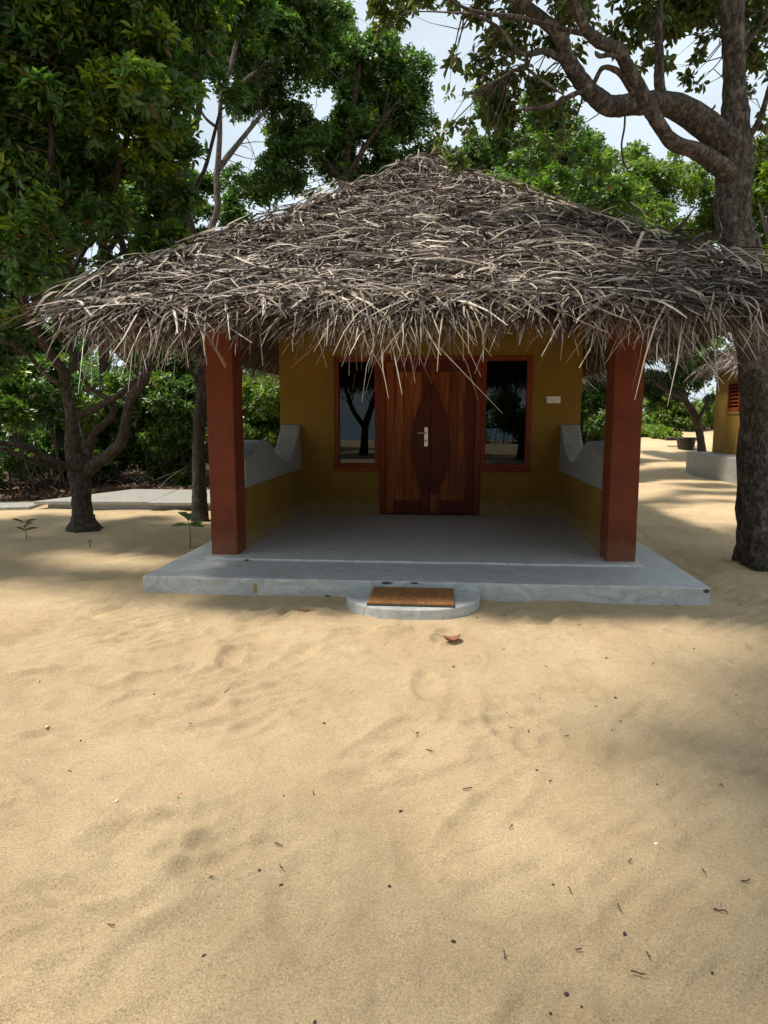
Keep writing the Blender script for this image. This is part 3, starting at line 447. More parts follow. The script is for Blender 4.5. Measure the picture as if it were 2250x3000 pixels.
def leaf_points(rs, blobs, n_ros, per=7, L=.10, up=.55, droop=.15, young_lit=.12, flat=.85, clumps=9):
    """rosettes of leaves on the shells of clumps inside each blob"""
    B = np.array(blobs, float)
    cc, cr_ = [], []
    for b in B:
        k = max(2, int(clumps * min(1.6, max(.35, b[3]))))
        d = unit(rs.randn(k, 3)) * (rs.rand(k, 1) ** .45) * b[3] * .85
        d[:, 2] *= flat
        cc.append(b[:3] + d); cr_.append(b[3] * (.24 + .26 * rs.rand(k)))
    cc, cr_ = np.concatenate(cc), np.concatenate(cr_)
    w = cr_ ** 2; w /= w.sum()
    idx = rs.choice(len(cc), n_ros, p=w)
    o = unit(rs.randn(n_ros, 3))
    o[:, 2] = np.where(rs.rand(n_ros) < .55, np.abs(o[:, 2]), o[:, 2])
    pos = cc[idx] + o * (cr_[idx] * (rs.rand(n_ros) ** .4))[:, None] * np.array([1, 1, flat])
    axis = unit(o * .7 + np.array([0, 0, up]) + rs.randn(n_ros, 3) * .35)
    yc = rs.rand(len(cc)) < .30
    yng = np.where((rs.rand(n_ros) < young_lit * np.where(yc[idx], 2.6, .35)) & (o[:, 2] > -.1), .35 + .6 * rs.rand(n_ros), 0)  # pale tint on clump tops: new leaf, and sunlit clusters put into the colour
    ref = unit(np.cross(axis, rs.randn(n_ros, 3))); ref2 = np.cross(axis, ref)
    a = (np.arange(per)[None] * 2.4 + rs.rand(n_ros, 1) * 6.28 + rs.randn(n_ros, per) * .35)
    el = .75 + .6 * rs.rand(n_ros, per)
    d = axis[:, None] * np.cos(el)[..., None] + (ref[:, None] * np.cos(a)[..., None] + ref2[:, None] * np.sin(a)[..., None]) * np.sin(el)[..., None]
    d[..., 2] -= droop * rs.rand(n_ros, per) * 2
    d = unit(d)
    nrm = axis[:, None] - d * (axis[:, None] * d).sum(-1, keepdims=True)
    nrm = unit(nrm + rs.randn(n_ros, per, 3) * .25); nrm = unit(nrm - d * (nrm * d).sum(-1, keepdims=True))
    ln = L * (.6 + .7 * rs.rand(n_ros, per))
    base = pos[:, None] + d * .01 + axis[:, None] * (rs.rand(n_ros, per, 1) - .6) * L * .9
    N = n_ros * per
    return base.reshape(N, 3), d.reshape(N, 3), nrm.reshape(N, 3), ln.reshape(N), np.repeat(yng, per), (cc, cr_)

def leaf_mesh(name, base, d, nrm, ln, tint, width=.36, fine=True):
    s = np.cross(d, nrm); N = len(base); L = ln[:, None]; W = L * width * .5
    if fine:
        prof = [(0, 0, 0), (.30, .85, .10), (.66, .92, .10), (1.0, 0, -.10), (.66, -.92, .10), (.30, -.85, .10)]
        quads = [[0, 1, 2, 3], [0, 3, 4, 5]]
    else:
        prof = [(0, 0, 0), (.5, 1, .10), (1, 0, -.06), (.5, -1, .10)]
        quads = [[0, 1, 2], [0, 2, 3]]
    k = len(prof)
    V = np.stack([base + d * (L * a) + s * (W * b) + nrm * (L * c) for a, b, c in prof], 1).reshape(-1, 3)
    q = np.array(quads); F = (np.arange(N)[:, None, None] * k + q[None]).reshape(-1)
    S = np.full(N * len(quads), q.shape[1])
    return np_mesh(name, V, F, S, False, np.repeat(tint, k))

ONE_LEAF = {}
def single_leaves(parent, pts, mat, count, width, rs):
    """the leaves that show largest, as objects of their own; returns the mask of the ones left"""
    base, d, nrm, ln, tint = pts
    R = cam.rotation_euler.to_matrix(); q = (base - np.array(EYE)) @ np.array(R)
    z = -q[:, 2]; f = 24.4 / 36
    ok = (z > .5) & (np.abs(q[:, 0] / z * f) < .36) & (np.abs(q[:, 1] / z * f) < .49)
    ok &= (q[:, 1] / z * f > .16)
    face = np.abs((nrm * unit(np.array(EYE) - base)).sum(1))
    score = np.where(ok, ln / np.maximum(z, .1) * (.3 + face), 0)
    pick = np.argsort(-score)[:count]; pick = pick[score[pick] > 0]
    keep = np.ones(len(base), bool); keep[pick] = False
    key = (mat, width)
    if key not in ONE_LEAF:
        e = np.zeros((1, 3)); 
        ONE_LEAF[key] = [leaf_mesh('leaf', e, e + (1, 0, 0), e + (0, 0, 1), np.ones(1), np.full(1, t), width, True) for t in (0., .2, .5, .8)]
        for me in ONE_LEAF[key]: me.materials.append(M[mat])
    for i in pick:
        o = bpy.data.objects.new('leaf', ONE_LEAF[key][min(3, int(tint[i] * 4))]); COL.objects.link(o); o.parent = parent
        s = np.cross(nrm[i], d[i])
        m3 = Matrix((d[i], s, nrm[i])).transposed() * float(ln[i])
        o.matrix_basis = Matrix.Translation(Vector(base[i])) @ m3.to_4x4()
    return keep

def twigs_to(cc, attach, rs, r0=.018, limit=2.2):
    A = np.array(attach)[:, :3]; out = []
    for c in cc:
        dd = np.linalg.norm(A - c, axis=1); j = rs.choice(np.argsort(dd)[:14])
        if dd[j] > limit or dd[j] < .05: continue
        a = A[j]; m = (a + c) / 2 + rs.randn(3) * dd[j] * .12 + np.array([0, 0, dd[j] * .06])
        out.append([(*a, r0 * (.6 + .5 * dd[j])), (*m, r0 * .7), (*c, r0 * .3)])
    return out

def make_tree(name, label, trunk, limbs, blobs, n_ros, leaf, bark, L=.10, per=7, width=.36, seed=1, fine=False, singles=0,
              over=None, over_ros=0, group=None, cat='tree', young_lit=.12, droop=.15, up=.55, flare=0, n=14, sub_r=.018, limit=2.2):
    rs = np.random.RandomState(seed)
    base = trunk[0][:3]
    root = empty(name, (0, 0, 0)); tag(root, label, cat, group)
    root.location = (base[0], base[1], 0)
    loc = np.array([base[0], base[1], 0, 0])
    sh = lambda pts: [tuple(np.array(p) - loc) for p in pts]
    limb('trunk', sh(trunk), bark, root, n, 8, .06 if flare else .045, rs, flare)
    for lm in limbs: limb('limb', sh(lm), bark, root, 10 if lm[0][3] > .04 else 6, 6, .05, rs)
    B, D, Nn, Ln, Tt, (cc, _) = leaf_points(rs, [tuple(np.array(b) - loc) for b in blobs], n_ros, per, L, up, droop, young_lit)
    att = sh(catmull(trunk, 6)[4:]) + [p for lm in limbs for p in sh(catmull(lm, 6))]
    centres = [cc]
    if over:
        b2 = leaf_points(rs, [tuple(np.array(b) - loc) for b in over], over_ros, per, L * 1.75, up, droop, young_lit)
        centres.append(b2[5][0])
    tw = twigs_to(np.concatenate(centres), att, rs, sub_r, limit)
    if tw: many_tubes('branchlets', tw, 'bark_dark' if bark == 'bark_pale' else bark, root, 4, 2)
    crown = empty('crown'); crown.parent = root
    if over:
        fo = link('foliage', leaf_mesh('foliage', *b2[:5], width * 1.15, False), leaf, crown); fo['kind'] = 'stuff'  # leaves of the added shade masses, outside the view
    keep = np.ones(len(B), bool)
    if singles: 
        keep = single_leaves(crown, (B + loc[:3], D, Nn, Ln, Tt), leaf, singles, width, rs)
        for o in [c for c in crown.children if c.name.startswith('leaf')]: o.location = o.location - Vector(loc[:3])
    fo = link('foliage', leaf_mesh('foliage', B[keep], D[keep], Nn[keep], Ln[keep], Tt[keep], width, fine), leaf, crown)
    fo['kind'] = 'stuff'
    return root

# ------------------------------------------------------------------ ground
def vnoise(x, y, s, seed):
    r = np.random.RandomState(seed); T = r.rand(256, 256)
    X, Y = x / s, y / s; xi, yi = np.floor(X).astype(int), np.floor(Y).astype(int)
    fx, fy = X - xi, Y - yi; fx = fx * fx * (3 - 2 * fx); fy = fy * fy * (3 - 2 * fy)
    g = lambda a, b: T[a % 256, b % 256]
    return (g(xi, yi) * (1 - fx) + g(xi + 1, yi) * fx) * (1 - fy) + (g(xi, yi + 1) * (1 - fx) + g(xi + 1, yi + 1) * fx) * fy - .5

def sstep(a, b, t):
    t = np.clip((t - a) / (b - a), 0, 1); return t * t * (3 - 2 * t)

_rs = np.random.RandomState(7)
DENTS = []
for _ in range(330):
    DENTS.append((_rs.uniform(-4.5, 4.5), _rs.uniform(1.2, 7.5), _rs.uniform(.05, .10), _rs.uniform(.14, .30), _rs.normal(.75, .45), _rs.uniform(.006, .020)))
def ground_z(x, y):
    x, y = np.asarray(x, float), np.asarray(y, float)
    near = np.exp(-(np.maximum(0, np.hypot(x, y - 4) - 7) / 6) ** 2)
    warp = vnoise(x, y, .5, 3) * .25
    z = .035 * vnoise(x, y, 2.3, 11) + near * (.026 * vnoise(x + warp, y + warp, .55, 12) + .020 * vnoise(x, y + warp, .22, 13) + .012 * vnoise(x, y, .085, 14))
    # raked, dragged furrows running diagonally
    u = (x * .72 - y * .69); w_ = (x * .69 + y * .72)
    z += near * .008 * np.sin(u * 62 + 5 * vnoise(x, y, .8, 15)) * sstep(.05, .22, vnoise(x, y, 1.1, 16))
    z += near * .012 * vnoise(u * 3.2, w_ * .8, .5, 17)
    rg_ = 1 - np.abs(2 * vnoise(u * 1.6 + 2 * warp, w_ * .75 + 2 * warp, .42, 18)) * 2.2
    z += near * .010 * np.clip(rg_, 0, 1) ** 3
    z += near * .0035 * np.sin((x * .55 - y * .83) * 80 + 7 * vnoise(x, y, 1.0, 25)) * sstep(-.02, .14, vnoise(x, y, .9, 26))
    rg_ = 1 - np.abs(2 * vnoise(x + warp, y * 1.3 - warp, .20, 19)) * 2.4
    z += near * .008 * np.clip(rg_, 0, 1) ** 2
    for (a, b, rw, rl, th, dp) in DENTS:
        m = (np.abs(x - a) < .6) & (np.abs(y - b) < .6)
        if not m.any(): continue
        dx, dy = x[m] - a, y[m] - b; c, s_ = math.cos(th), math.sin(th)
        q = np.sqrt(((dx * c + dy * s_) / rl) ** 2 + ((-dx * s_ + dy * c) / rw) ** 2)
        z[m] += -dp * np.exp(-(q * .95) ** 6) + dp * .60 * np.exp(-((q - 1.30) / .28) ** 2)
    # keep it level where the concrete stands
    flat = sstep(.05, .35, np.minimum(np.maximum(np.maximum(-2.5 - x, x - 2.05), 5.3 - y), np.hypot(x + .245, y - 5.35) - .50))
    z = z * np.maximum(flat, .25)
    dd = np.maximum(np.maximum(-2.46 - x, x - 2.02), 5.35 - y); ds = np.hypot((x + .245) / .53, (y - 5.35) / .58)
    z += np.exp(-(np.maximum(dd, 0) / .10) ** 2) * (.004 + .014 * vnoise(x, y, .33, 31)) * (y < 9) * (y > 4)
    z += np.exp(-(np.maximum(ds - 1, 0) / .12) ** 2) * (.004 + .010 * vnoise(x, y, .2, 32)) * (y < 5.4)
    bank = sstep(19.5, 30, y) * sstep(1, 5, x) * .85
    bank += .16 * sstep(19.3, 20.2, y + .25 * x - 1.2) * sstep(3, 5, x)
    z += bank + .25 * vnoise(x, y, 6, 21) * sstep(14, 24, y)
    z += -.034 * np.maximum(0, -y - 30)
    return z

def gz(x, y): return float(ground_z(np.array([x]), np.array([y]))[0])

def axis_pts(a, b, step, lo, hi, grow=1.10, cap=1e9):
    c = list(np.arange(a, b, step)); s, p = step, a; left = []
    while p > lo: s *= grow; p -= s; left.append(p)
    s, p = step, c[-1]; right = []
    while p < hi: s *= grow; p += s; right.append(p)
    return np.array(left[::-1] + c + right)

gx = axis_pts(-2.3, 2.3, .019, -900, 900); gy = axis_pts(1.2, 5.4, .0175, -700, 900, 1.07)
X, Y = np.meshgrid(gx, gy); Zg = ground_z(X.ravel(), Y.ravel())
nx, ny = len(gx), len(gy)
I = np.arange(nx * ny).reshape(ny, nx)
F = np.stack([I[:-1, :-1], I[:-1, 1:], I[1:, 1:], I[1:, :-1]], -1).reshape(-1)
me = np_mesh('sand_ground', np.stack([X.ravel(), Y.ravel(), Zg], 1), F, np.full((nx - 1) * (ny - 1), 4), True)
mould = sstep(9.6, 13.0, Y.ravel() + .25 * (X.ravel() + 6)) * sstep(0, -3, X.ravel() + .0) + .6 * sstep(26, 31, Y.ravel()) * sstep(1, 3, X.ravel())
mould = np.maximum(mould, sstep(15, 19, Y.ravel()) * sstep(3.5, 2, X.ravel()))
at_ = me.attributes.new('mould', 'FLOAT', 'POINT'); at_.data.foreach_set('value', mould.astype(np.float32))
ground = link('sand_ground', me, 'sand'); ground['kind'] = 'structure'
me = np_mesh('sea', [(-1500, -1800, -1.2), (1500, -1800, -1.2), (1500, -40, -1.2), (-1500, -40, -1.2)], [0, 1, 2, 3], [4])
sea = link('sea', me, 'water'); sea['kind'] = 'structure'

# ------------------------------------------------------------------ thatch
def strips(P, W, side, fold=None):
    """P (N,K,3) centre lines, W (N,K) half widths, side (N,K,3)"""
    N, K, _ = P.shape
    V = np.stack([P - side * W[..., None], P + side * W[..., None]], 2).reshape(-1, 3)
    b = np.arange(N)[:, None, None] * (2 * K) + (np.arange(K - 1) * 2)[None, :, None] + np.array([0, 1, 3, 2])[None, None]
    return V, b.reshape(-1), np.full(N * (K - 1), 4)

def leaflet_curves(rs, start, down, along, nrm, n, ang, length, lift, sag, K=5, hw=(.006, .013), curl=.25, outz=0.):
    t = np.linspace(0, 1, K)
    d = down * np.cos(ang)[:, None] + along * np.sin(ang)[:, None]
    d = unit(d + nrm * (rs.rand(n, 1) * .30 - .08))
    sd = unit(np.cross(d, nrm))
    c1 = rs.randn(n) * curl; c2 = rs.randn(n) * .05 + .02
    P = start[:, None] + d[:, None] * (length[:, None] * t)[..., None] + sd[:, None] * (c1[:, None] * length[:, None] * t ** 2)[..., None] \
        + nrm[None, None] * (lift[:, None] + (c2 * length)[:, None] * np.sin(t * 3.0))[..., None]
    P[..., 2] -= (sag[:, None] * length[:, None]) * t ** 2
    # bends and kinks
    P[:, 1:-1] += rs.randn(n, K - 2, 3) * .006
    tw = rs.randn(n) * .9
    T = unit(np.gradient(P, axis=1)); up_ = np.broadcast_to(nrm, T.shape)
    s1 = unit(np.cross(T, up_)); s2 = np.cross(s1, T)
    a = tw[:, None] * (.3 + t)[None]
    side = s1 * np.cos(a)[..., None] + s2 * np.sin(a)[..., None]
    w = (hw[0] + (hw[1] - hw[0]) * rs.rand(n))[:, None] * (1 - .75 * t ** 2.2)[None] * (.75 + .25 * np.minimum(1, t * 5))[None]
    return P, w, side

def slope_thatch(rs, e0, e1, r0, r1, n_body, n_eave, hang=.29, top=1.0):
    """leaflets over one roof slope: eave e0->e1, ridge r0->r1"""
    e0, e1, r0, r1 = (np.array(p, float) for p in (e0, e1, r0, r1))
    along = unit(e1 - e0); mid = (r0 + r1) / 2 - (e0 + e1) / 2; upv = unit(mid - along * (mid @ along))
    nrm = np.cross(along, upv); nrm *= np.sign(nrm[2]); down = -upv
    le, lr = np.linalg.norm(e1 - e0), np.linalg.norm(r1 - r0)
    out = []
    # body in overlapping courses
    m = int(n_body * 1.9)
    v = rs.rand(m); u = rs.rand(m); keep = rs.rand(m) < (1 - v) + v * lr / le
    v, u = v[keep][:n_body], u[keep][:n_body]; n = len(v)
    SL = np.linalg.norm(mid); nc = int(SL / .17)
    k = np.floor(v * nc); v = (k + rs.rand(n) ** .6 * .95) / nc
    S = (e0 * (1 - v[:, None]) + r0 * v[:, None]) * (1 - u[:, None]) + (e1 * (1 - v[:, None]) + r1 * v[:, None]) * u[:, None]
    wav = .03 * np.sin(u * le * 2.1 + k * 1.7) + .025 * np.sin(u * le * 5.3 + k)
    S = S + down * wav[:, None]
    typ = rs.rand(n); sgn = np.where(rs.rand(n) < .5, 1, -1)
    ang = np.where(typ < .42, sgn * rs.normal(1.15, .38, n), np.where(typ < .9, rs.normal(0, .80, n), rs.uniform(-3.1, 3.1, n)))
    ln = np.clip(rs.gamma(5, .060, n), .12, .60) * np.where(typ < .6, 1.15, .85)
    lift = .008 + .055 * rs.rand(n) ** 1.8 + np.where(typ >= .6, .02, 0)
    out.append(leaflet_curves(rs, S, down, along, nrm, n, ang, ln, lift, rs.rand(n) * .10, hw=(.0042, .0115), curl=.14))
    # fringe hanging from the eave, several leaves deep
    n = n_eave
    u = rs.rand(n); v = rs.rand(n) ** 1.5 * .09
    S = (e0 * (1 - v[:, None]) + r0 * v[:, None]) * (1 - u[:, None]) + (e1 * (1 - v[:, None]) + r1 * v[:, None]) * u[:, None]
    S = S - nrm * (rs.rand(n, 1) * .16) + nrm * .04 + along * rs.randn(n, 1) * .03
    lean = np.sin(u * le * 2.6 + 1.0) * .30 + np.sin(u * le * 7.1) * .18
    ang = np.clip(rs.normal(0, .52, n) + lean, -1.35, 1.35)
    ln = np.clip(rs.gamma(6, hang / 6, n), .08, .75) * (.85 + .25 * np.sin(u * le * 3.3))
    out.append(leaflet_curves(rs, S, down, along, nrm, n, ang, ln, rs.rand(n) * .02, .15 + .55 * rs.rand(n), hw=(.003, .0075), curl=.18))
    return out

def join_strips(name, parts, mat, parent):
    Vs, Fs, Ss, k = [], [], [], 0
    for P, w, side in parts:
        V, F_, S_ = strips(P, w, side); Vs.append(V); Fs.append(F_ + k); Ss.append(S_); k += len(V)
    o = link(name, np_mesh(name, np.concatenate(Vs), np.concatenate(Fs), np.concatenate(Ss)), mat, parent); o['kind'] = 'stuff'
    return o

def leaflet_objects(parent, part, idx):
    P, w, side = part
    for i in idx:
        V, F_, S_ = strips(P[i:i + 1] , w[i:i + 1], side[i:i + 1])
        c = P[i, 0]
        o = link('thatch_leaflet', np_mesh('thatch_leaflet', V - c, F_, S_), 'leaflet', parent); o.location = c

def hip_roof(house, ex0, ex1, ey0, ey1, ez, rx, ry0, ry1, rz, counts, eave, seed, singles=0, thick=.06):
    rs = np.random.RandomState(seed)
    roof = empty('roof'); roof.parent = house
    E_ = [(ex0, ey0, ez), (ex1, ey0, ez), (ex1, ey1, ez), (ex0, ey1, ez)]; Rg = [(rx, ry0, rz), (rx, ry1, rz)]
    V = E_ + Rg; Vb = [(a, b, c - thick) for a, b, c in V]
    Fq = [(0, 1, 4), (1, 2, 5, 4), (2, 3, 5), (3, 0, 4, 5)]
    mb = MB(); mb.v = V + Vb
    mb.f = Fq + [tuple(6 + i for i in f[::-1]) for f in Fq] + [(i, 6 + i, 6 + (i + 1) % 4, (i + 1) % 4) for i in range(4)]
    mb.build('thatch_underlay', 'deck', roof)
    sl = [(E_[0], E_[1], Rg[0], Rg[0]), (E_[3], E_[0], Rg[1], Rg[0]), (E_[1], E_[2], Rg[0], Rg[1]), (E_[2], E_[3], Rg[1], Rg[1])]
    parts = []
    for q, (s_, nb, ne) in enumerate(zip(sl, counts, eave)): parts += slope_thatch(rs, *s_, nb, ne, .29 if q == 0 else .15)
    if singles:
        P, w, side = parts[1]
        ln = np.linalg.norm(P[:, -1] - P[:, 0], axis=1); x_ok = (P[:, -1, 0] < 2.0)
        pick = np.argsort(-(ln * w[:, 2]) * x_ok)[:singles]
        leaflet_objects(roof, parts[1], pick)
        keep = np.ones(len(P), bool); keep[pick] = False
        parts[1] = (P[keep], w[keep], side[keep])
    # hips and ridge dressed with leaflets lying across them
    for a, b in ((E_[0], Rg[0]), (E_[1], Rg[0]), (E_[3], Rg[1]), (E_[2], Rg[1]), (Rg[0], Rg[1])):
        a, b = np.array(a), np.array(b); n = int(np.linalg.norm(b - a) * 130)
        t = rs.rand(n, 1); S = a * (1 - t) + b * t + np.array([0, 0, .05]) + rs.randn(n, 3) * .05
        dirv = unit(a - b + 1e-6); al = unit(np.cross(dirv, [0, 0, 1.]))
        parts.append(leaflet_curves(rs, S, np.array(dirv), al, np.array([0, 0, 1.]), n, rs.normal(0, .8, n), .2 + .35 * rs.rand(n), .02 + .05 * rs.rand(n), .1 + .35 * rs.rand(n), hw=(.006, .013)))
    join_strips('thatch', parts, 'thatch', roof)
    # long split ribs pinning the hips
    for a, b in ((E_[0], Rg[0]), (E_[1], Rg[0])):
        a, b = np.array(a), np.array(b)
        for q in range(7):
            t0 = rs.uniform(.0, .7); t1 = t0 + rs.uniform(.15, .35)
            o0 = rs.randn(3) * .05 + (0, 0, .12); o1 = rs.randn(3) * .06 + (0, 0, .13)
            p0, p1 = a + (b - a) * t0 + o0, a + (b - a) * t1 + o1
            limb('frond_rib', [(*p0, .008), (*((p0 + p1) / 2 + rs.randn(3) * .03), .007), (*p1, .004)], 'leaflet', roof, 5, 3, .05, rs)
    return roof, rs

# ------------------------------------------------------------------ the house
house = empty('thatched_house', (0, 0, 0))
tag(house, 'ochre veranda house with hipped palm thatch, brick red pillars and concrete platform', 'house')
LX0, LX1, RX0, RX1 = -2.17, -1.92, 1.43, 1.68      # pillar sides / parapet sides
WY = 9.10

# platform, raised floor, half round step
def wobble(o, amp, freq):
    for v in o.data.vertices:
        v.co += mnoise.noise_vector(v.co * freq) * amp
    return o
def rough_box(name, x0, x1, y0, y1, z0, z1, mat, parent, bevel=.012, cuts=0):
    return wobble(MB().box(x0, x1, y0, y1, z0, z1).build(name, mat, parent, bevel, 2, sub=15), .004, 3)
rough_box('platform', -2.46, 2.02, 5.35, 13.6, -.15, .143, 'concrete', house, .014)
rough_box('veranda_floor', LX0 - .03, RX1 + .03, 6.05, 9.095, .05, .160, 'concrete_floor', house, .006)
poly = [(-.765, 5.345)]
for k in range(1, 40):
    a = math.pi + math.pi * k / 40
    c, s_ = math.cos(a), math.sin(a)
    poly.append((-.245 + .52 * math.copysign(abs(c) ** .80, c), 5.345 - .58 * abs(s_) ** .80))
poly.append((.275, 5.345))
MB().prism(poly, 'z', -.1, .078).build('half_round_step', 'concrete', house, .010, 2)
# broken bits along the front edge of the platform
def chip(x, y, z, w, h, mat, name, seed):
    r = random.Random(seed); p = [(x + w * .5 * math.cos(t) * r.uniform(.7, 1.1), z + h * .5 * math.sin(t) * r.uniform(.6, 1.1)) for t in [i * .7854 for i in range(8)]]
    return MB().prism(p, 'y', y - .004, y + .02).build(name, mat, house)
for k, (x, z, w, h) in enumerate(((-.455, .129, .10, .026), (-.235, .130, .075, .022), (-.93, .012, .06, .012))): chip(x, 5.35, z, w, h, 'stain', 'chipped_edge', k)
MB().box(-1.535, -1.505, 5.347, 5.36, .02, .10).build('painted_mark', 'tape', house)
chip(1.985, 5.35, .115, .055, .04, 'stain', 'chipped_edge', 9)

# pillars
for x0, x1 in ((LX0, LX1), (RX0, RX1)):
    wobble(MB().box(x0, x1, 6.20, 6.50, .14, 2.62).build('pillar', 'red', house, .012, 2, sub=11), .0045, 5)
# beams carried by the pillars
MB().box(LX0 - .3, RX1 + .3, 6.27, 6.42, 2.622, 2.76).build('beam', 'board', house, .008)
for x in ((LX0 + LX1) / 2, (RX0 + RX1) / 2):
    MB().box(x - .06, x + .06, 6.502, WY - .003, 2.48, 2.60).build('beam', 'board', house, .008)

# front wall with openings
def wall_sheet(name, xs, zs, holes, y0, y1, mat, parent):
    mb = MB(); ids = {}
    def vid(i, j, k):
        if (i, j, k) not in ids:
            ids[(i, j, k)] = len(mb.v); mb.v.append((xs[i], (y0, y1)[k], zs[j]))
        return ids[(i, j, k)]
    solid = lambda i, j: 0 <= i < len(xs) - 1 and 0 <= j < len(zs) - 1 and (i, j) not in holes
    for i in range(len(xs) - 1):
        for j in range(len(zs) - 1):
            if not solid(i, j): continue
            for k in (0, 1): mb.f.append((vid(i, j, k), vid(i + 1, j, k), vid(i + 1, j + 1, k), vid(i, j + 1, k)))
            for di, dj, a, b in ((-1, 0, (i, j), (i, j + 1)), (1, 0, (i + 1, j), (i + 1, j + 1)), (0, -1, (i, j), (i + 1, j)), (0, 1, (i, j + 1), (i + 1, j + 1))):
                if not solid(i + di, j + dj): mb.f.append((vid(*a, 0), vid(*b, 0), vid(*b, 1), vid(*a, 1)))
    return mb.build(name, mat, parent)
xs = [-2.19, -1.47, -.87, .44, 1.08, 1.70]; zs = [.143, .765, 2.215, 2.78]
wall_sheet('wall', xs, zs, {(1, 1), (2, 0), (2, 1), (3, 1)}, WY, WY + .20, 'ochre', house)
MB().box(-2.19, -1.99, WY + .202, 13.2, .127, 2.78).build('wall', 'ochre', house)
MB().box(1.50, 1.70, WY + .202, 13.2, .127, 2.78).build('wall', 'ochre', house)
MB().box(-1.987, 1.497, 13.0, 13.2, .127, 2.78).build('wall', 'ochre', house)
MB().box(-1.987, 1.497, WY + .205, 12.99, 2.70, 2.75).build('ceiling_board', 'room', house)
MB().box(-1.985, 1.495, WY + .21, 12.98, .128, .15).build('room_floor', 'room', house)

# windows
def window(x0, x1, z0, z1):
    w = empty('window', (0, 0, 0)); w.parent = house
    t = .062; y0, y1 = WY - .022, WY + .10
    MB().box(x0, x0 + t, y0, y1, z0, z1).build('frame_stile', 'frame', w, .004)
    MB().box(x1 - t, x1, y0, y1, z0, z1).build('frame_stile', 'frame', w, .004)
    MB().box(x0 + t + .001, x1 - t - .001, y0 + .002, y1, z1 - t, z1).build('frame_rail', 'frame', w, .004)
    MB().box(x0 + t + .001, x1 - t - .001, y0 + .002, y1, z0 + .012, z0 + .012 + t * .8).build('frame_rail', 'frame', w, .004)
    MB().box(x0 - .012, x1 + .012, y0 - .016, y1, z0 - .035, z0 + .010).build('sill', 'frame', w, .005)
    MB().box(x0 + t - .005, x1 - t + .005, WY + .030, WY + .036, z0 + t * .8, z1 - t + .005).build('pane', 'glass', w)
window(-1.465, -.872, .775, 2.212)
window(.442, 1.075, .775, 2.212)

# double door with a surfboard shaped panel
DX0, DX1, DZ0, DZ1 = -.868, .438, .163, 2.212
fr = empty('door_frame'); fr.parent = house
MB().box(DX0, DX0 + .07, WY - .024, WY + .12, DZ0, DZ1).build('jamb', 'frame', fr, .004)
MB().box(DX1 - .07, DX1, WY - .024, WY + .12, DZ0, DZ1).build('jamb', 'frame', fr, .004)
MB().box(DX0 + .071, DX1 - .071, WY - .022, WY + .12, DZ1 - .055, DZ1).build('lintel', 'frame', fr, .004)
door = empty('door'); door.parent = house
SEAM = -.205; dy = WY + .028
def leaf_door(x0, x1, planks_n, seed):
    r = random.Random(seed); z0, z1 = DZ0 + .008, DZ1 - .058; st = .115
    MB().box(x0, x0 + st, dy, dy + .05, z0, z1).build('stile', 'teak', door, .004)
    MB().box(x1 - st, x1, dy, dy + .05, z0, z1).build('stile', 'board', door, .004)
    MB().box(x0 + st + .001, x1 - st - .001, dy + .002, dy + .05, z1 - .13, z1).build('rail', 'board', door, .004)
    MB().box(x0 + st + .001, x1 - st - .001, dy + .002, dy + .05, z0, z0 + .17).build('rail', 'board', door, .004)
    a, b = x0 + st + .003, x1 - st - .003; c = [a]
    for i in range(planks_n): c.append(c[-1] + (b - a) / planks_n * r.uniform(.8, 1.2))
    c = [a + (q - a) * (b - a) / (c[-1] - a) for q in c]
    for i in range(planks_n):
        MB().box(c[i] + .0015, c[i + 1] - .0015, dy + .014, dy + .045, z0 + .172, z1 - .132).build('plank', 'teak', door, .003)
    MB().box(a - .002, a + .012, dy + .004, dy + .014, z0 + .172, z1 - .132).build('moulding', 'teak', door, .003)
    MB().box(b - .012, b + .002, dy + .004, dy + .014, z0 + .172, z1 - .132).build('moulding', 'teak', door, .003)
leaf_door(DX0 + .072, SEAM - .002, 3, 4)
leaf_door(SEAM + .002, DX1 - .072, 3, 9)
def board_w(z):
    t = (z - .44) / (1.93 - .44)
    if t < .12: return .105 + (.165 - .105) * (t / .12) ** .7
    return .245 * max(0, math.sin(math.pi * min(1, .28 + (t - .12) * .82 * 1.0)) ** .9) if t < .62 else .245 * max(0.0, 1 - ((t - .56) / .44) ** 1.9) ** .95
zz = [.44 + (1.93 - .44) * i / 26 for i in range(27)]
def bw(z):
    t = (z - .44) / 1.49
    pts = [(0, .10), (.06, .135), (.15, .185), (.3, .228), (.45, .243), (.6, .225), (.75, .165), (.88, .085), (.96, .035), (1, .012)]
    for (a, wa), (b, wb) in zip(pts, pts[1:]):
        if a <= t <= b + 1e-6: return wa + (wb - wa) * (t - a) / (b - a)
    return .012
MB().prism([(SEAM - .002, .44), (SEAM - .002, 1.93)] + [(SEAM - bw(z), z) for z in zz[::-1]], 'y', dy - .022, dy - .001).build('surfboard_panel', 'board', door, .006, 2)
MB().prism([(SEAM + .002, .44), (SEAM + .002, 1.93)] + [(SEAM + bw(z), z) for z in zz[::-1]], 'y', dy - .022, dy - .001).build('surfboard_panel', 'board', door, .006, 2)
MB().box(-.285, -.238, dy - .032, dy - .0225, 1.06, 1.31).build('handle_plate', 'steel', door, .004, 2)
limb('lever', [(-.262, dy - .030, 1.235, .009), (-.262, dy - .062, 1.235, .009), (-.275, dy - .070, 1.235, .0095), (-.33, dy - .070, 1.235, .0095), (-.375, dy - .068, 1.235, .009)], 'steel', door, 10, 4, 0)
MB().prism([(-.262 + .011 * math.cos(i * .628), 1.135 + .015 * math.sin(i * .628)) for i in range(10)], 'y', dy - .0345, dy - .0322).build('keyhole', 'dark', door)

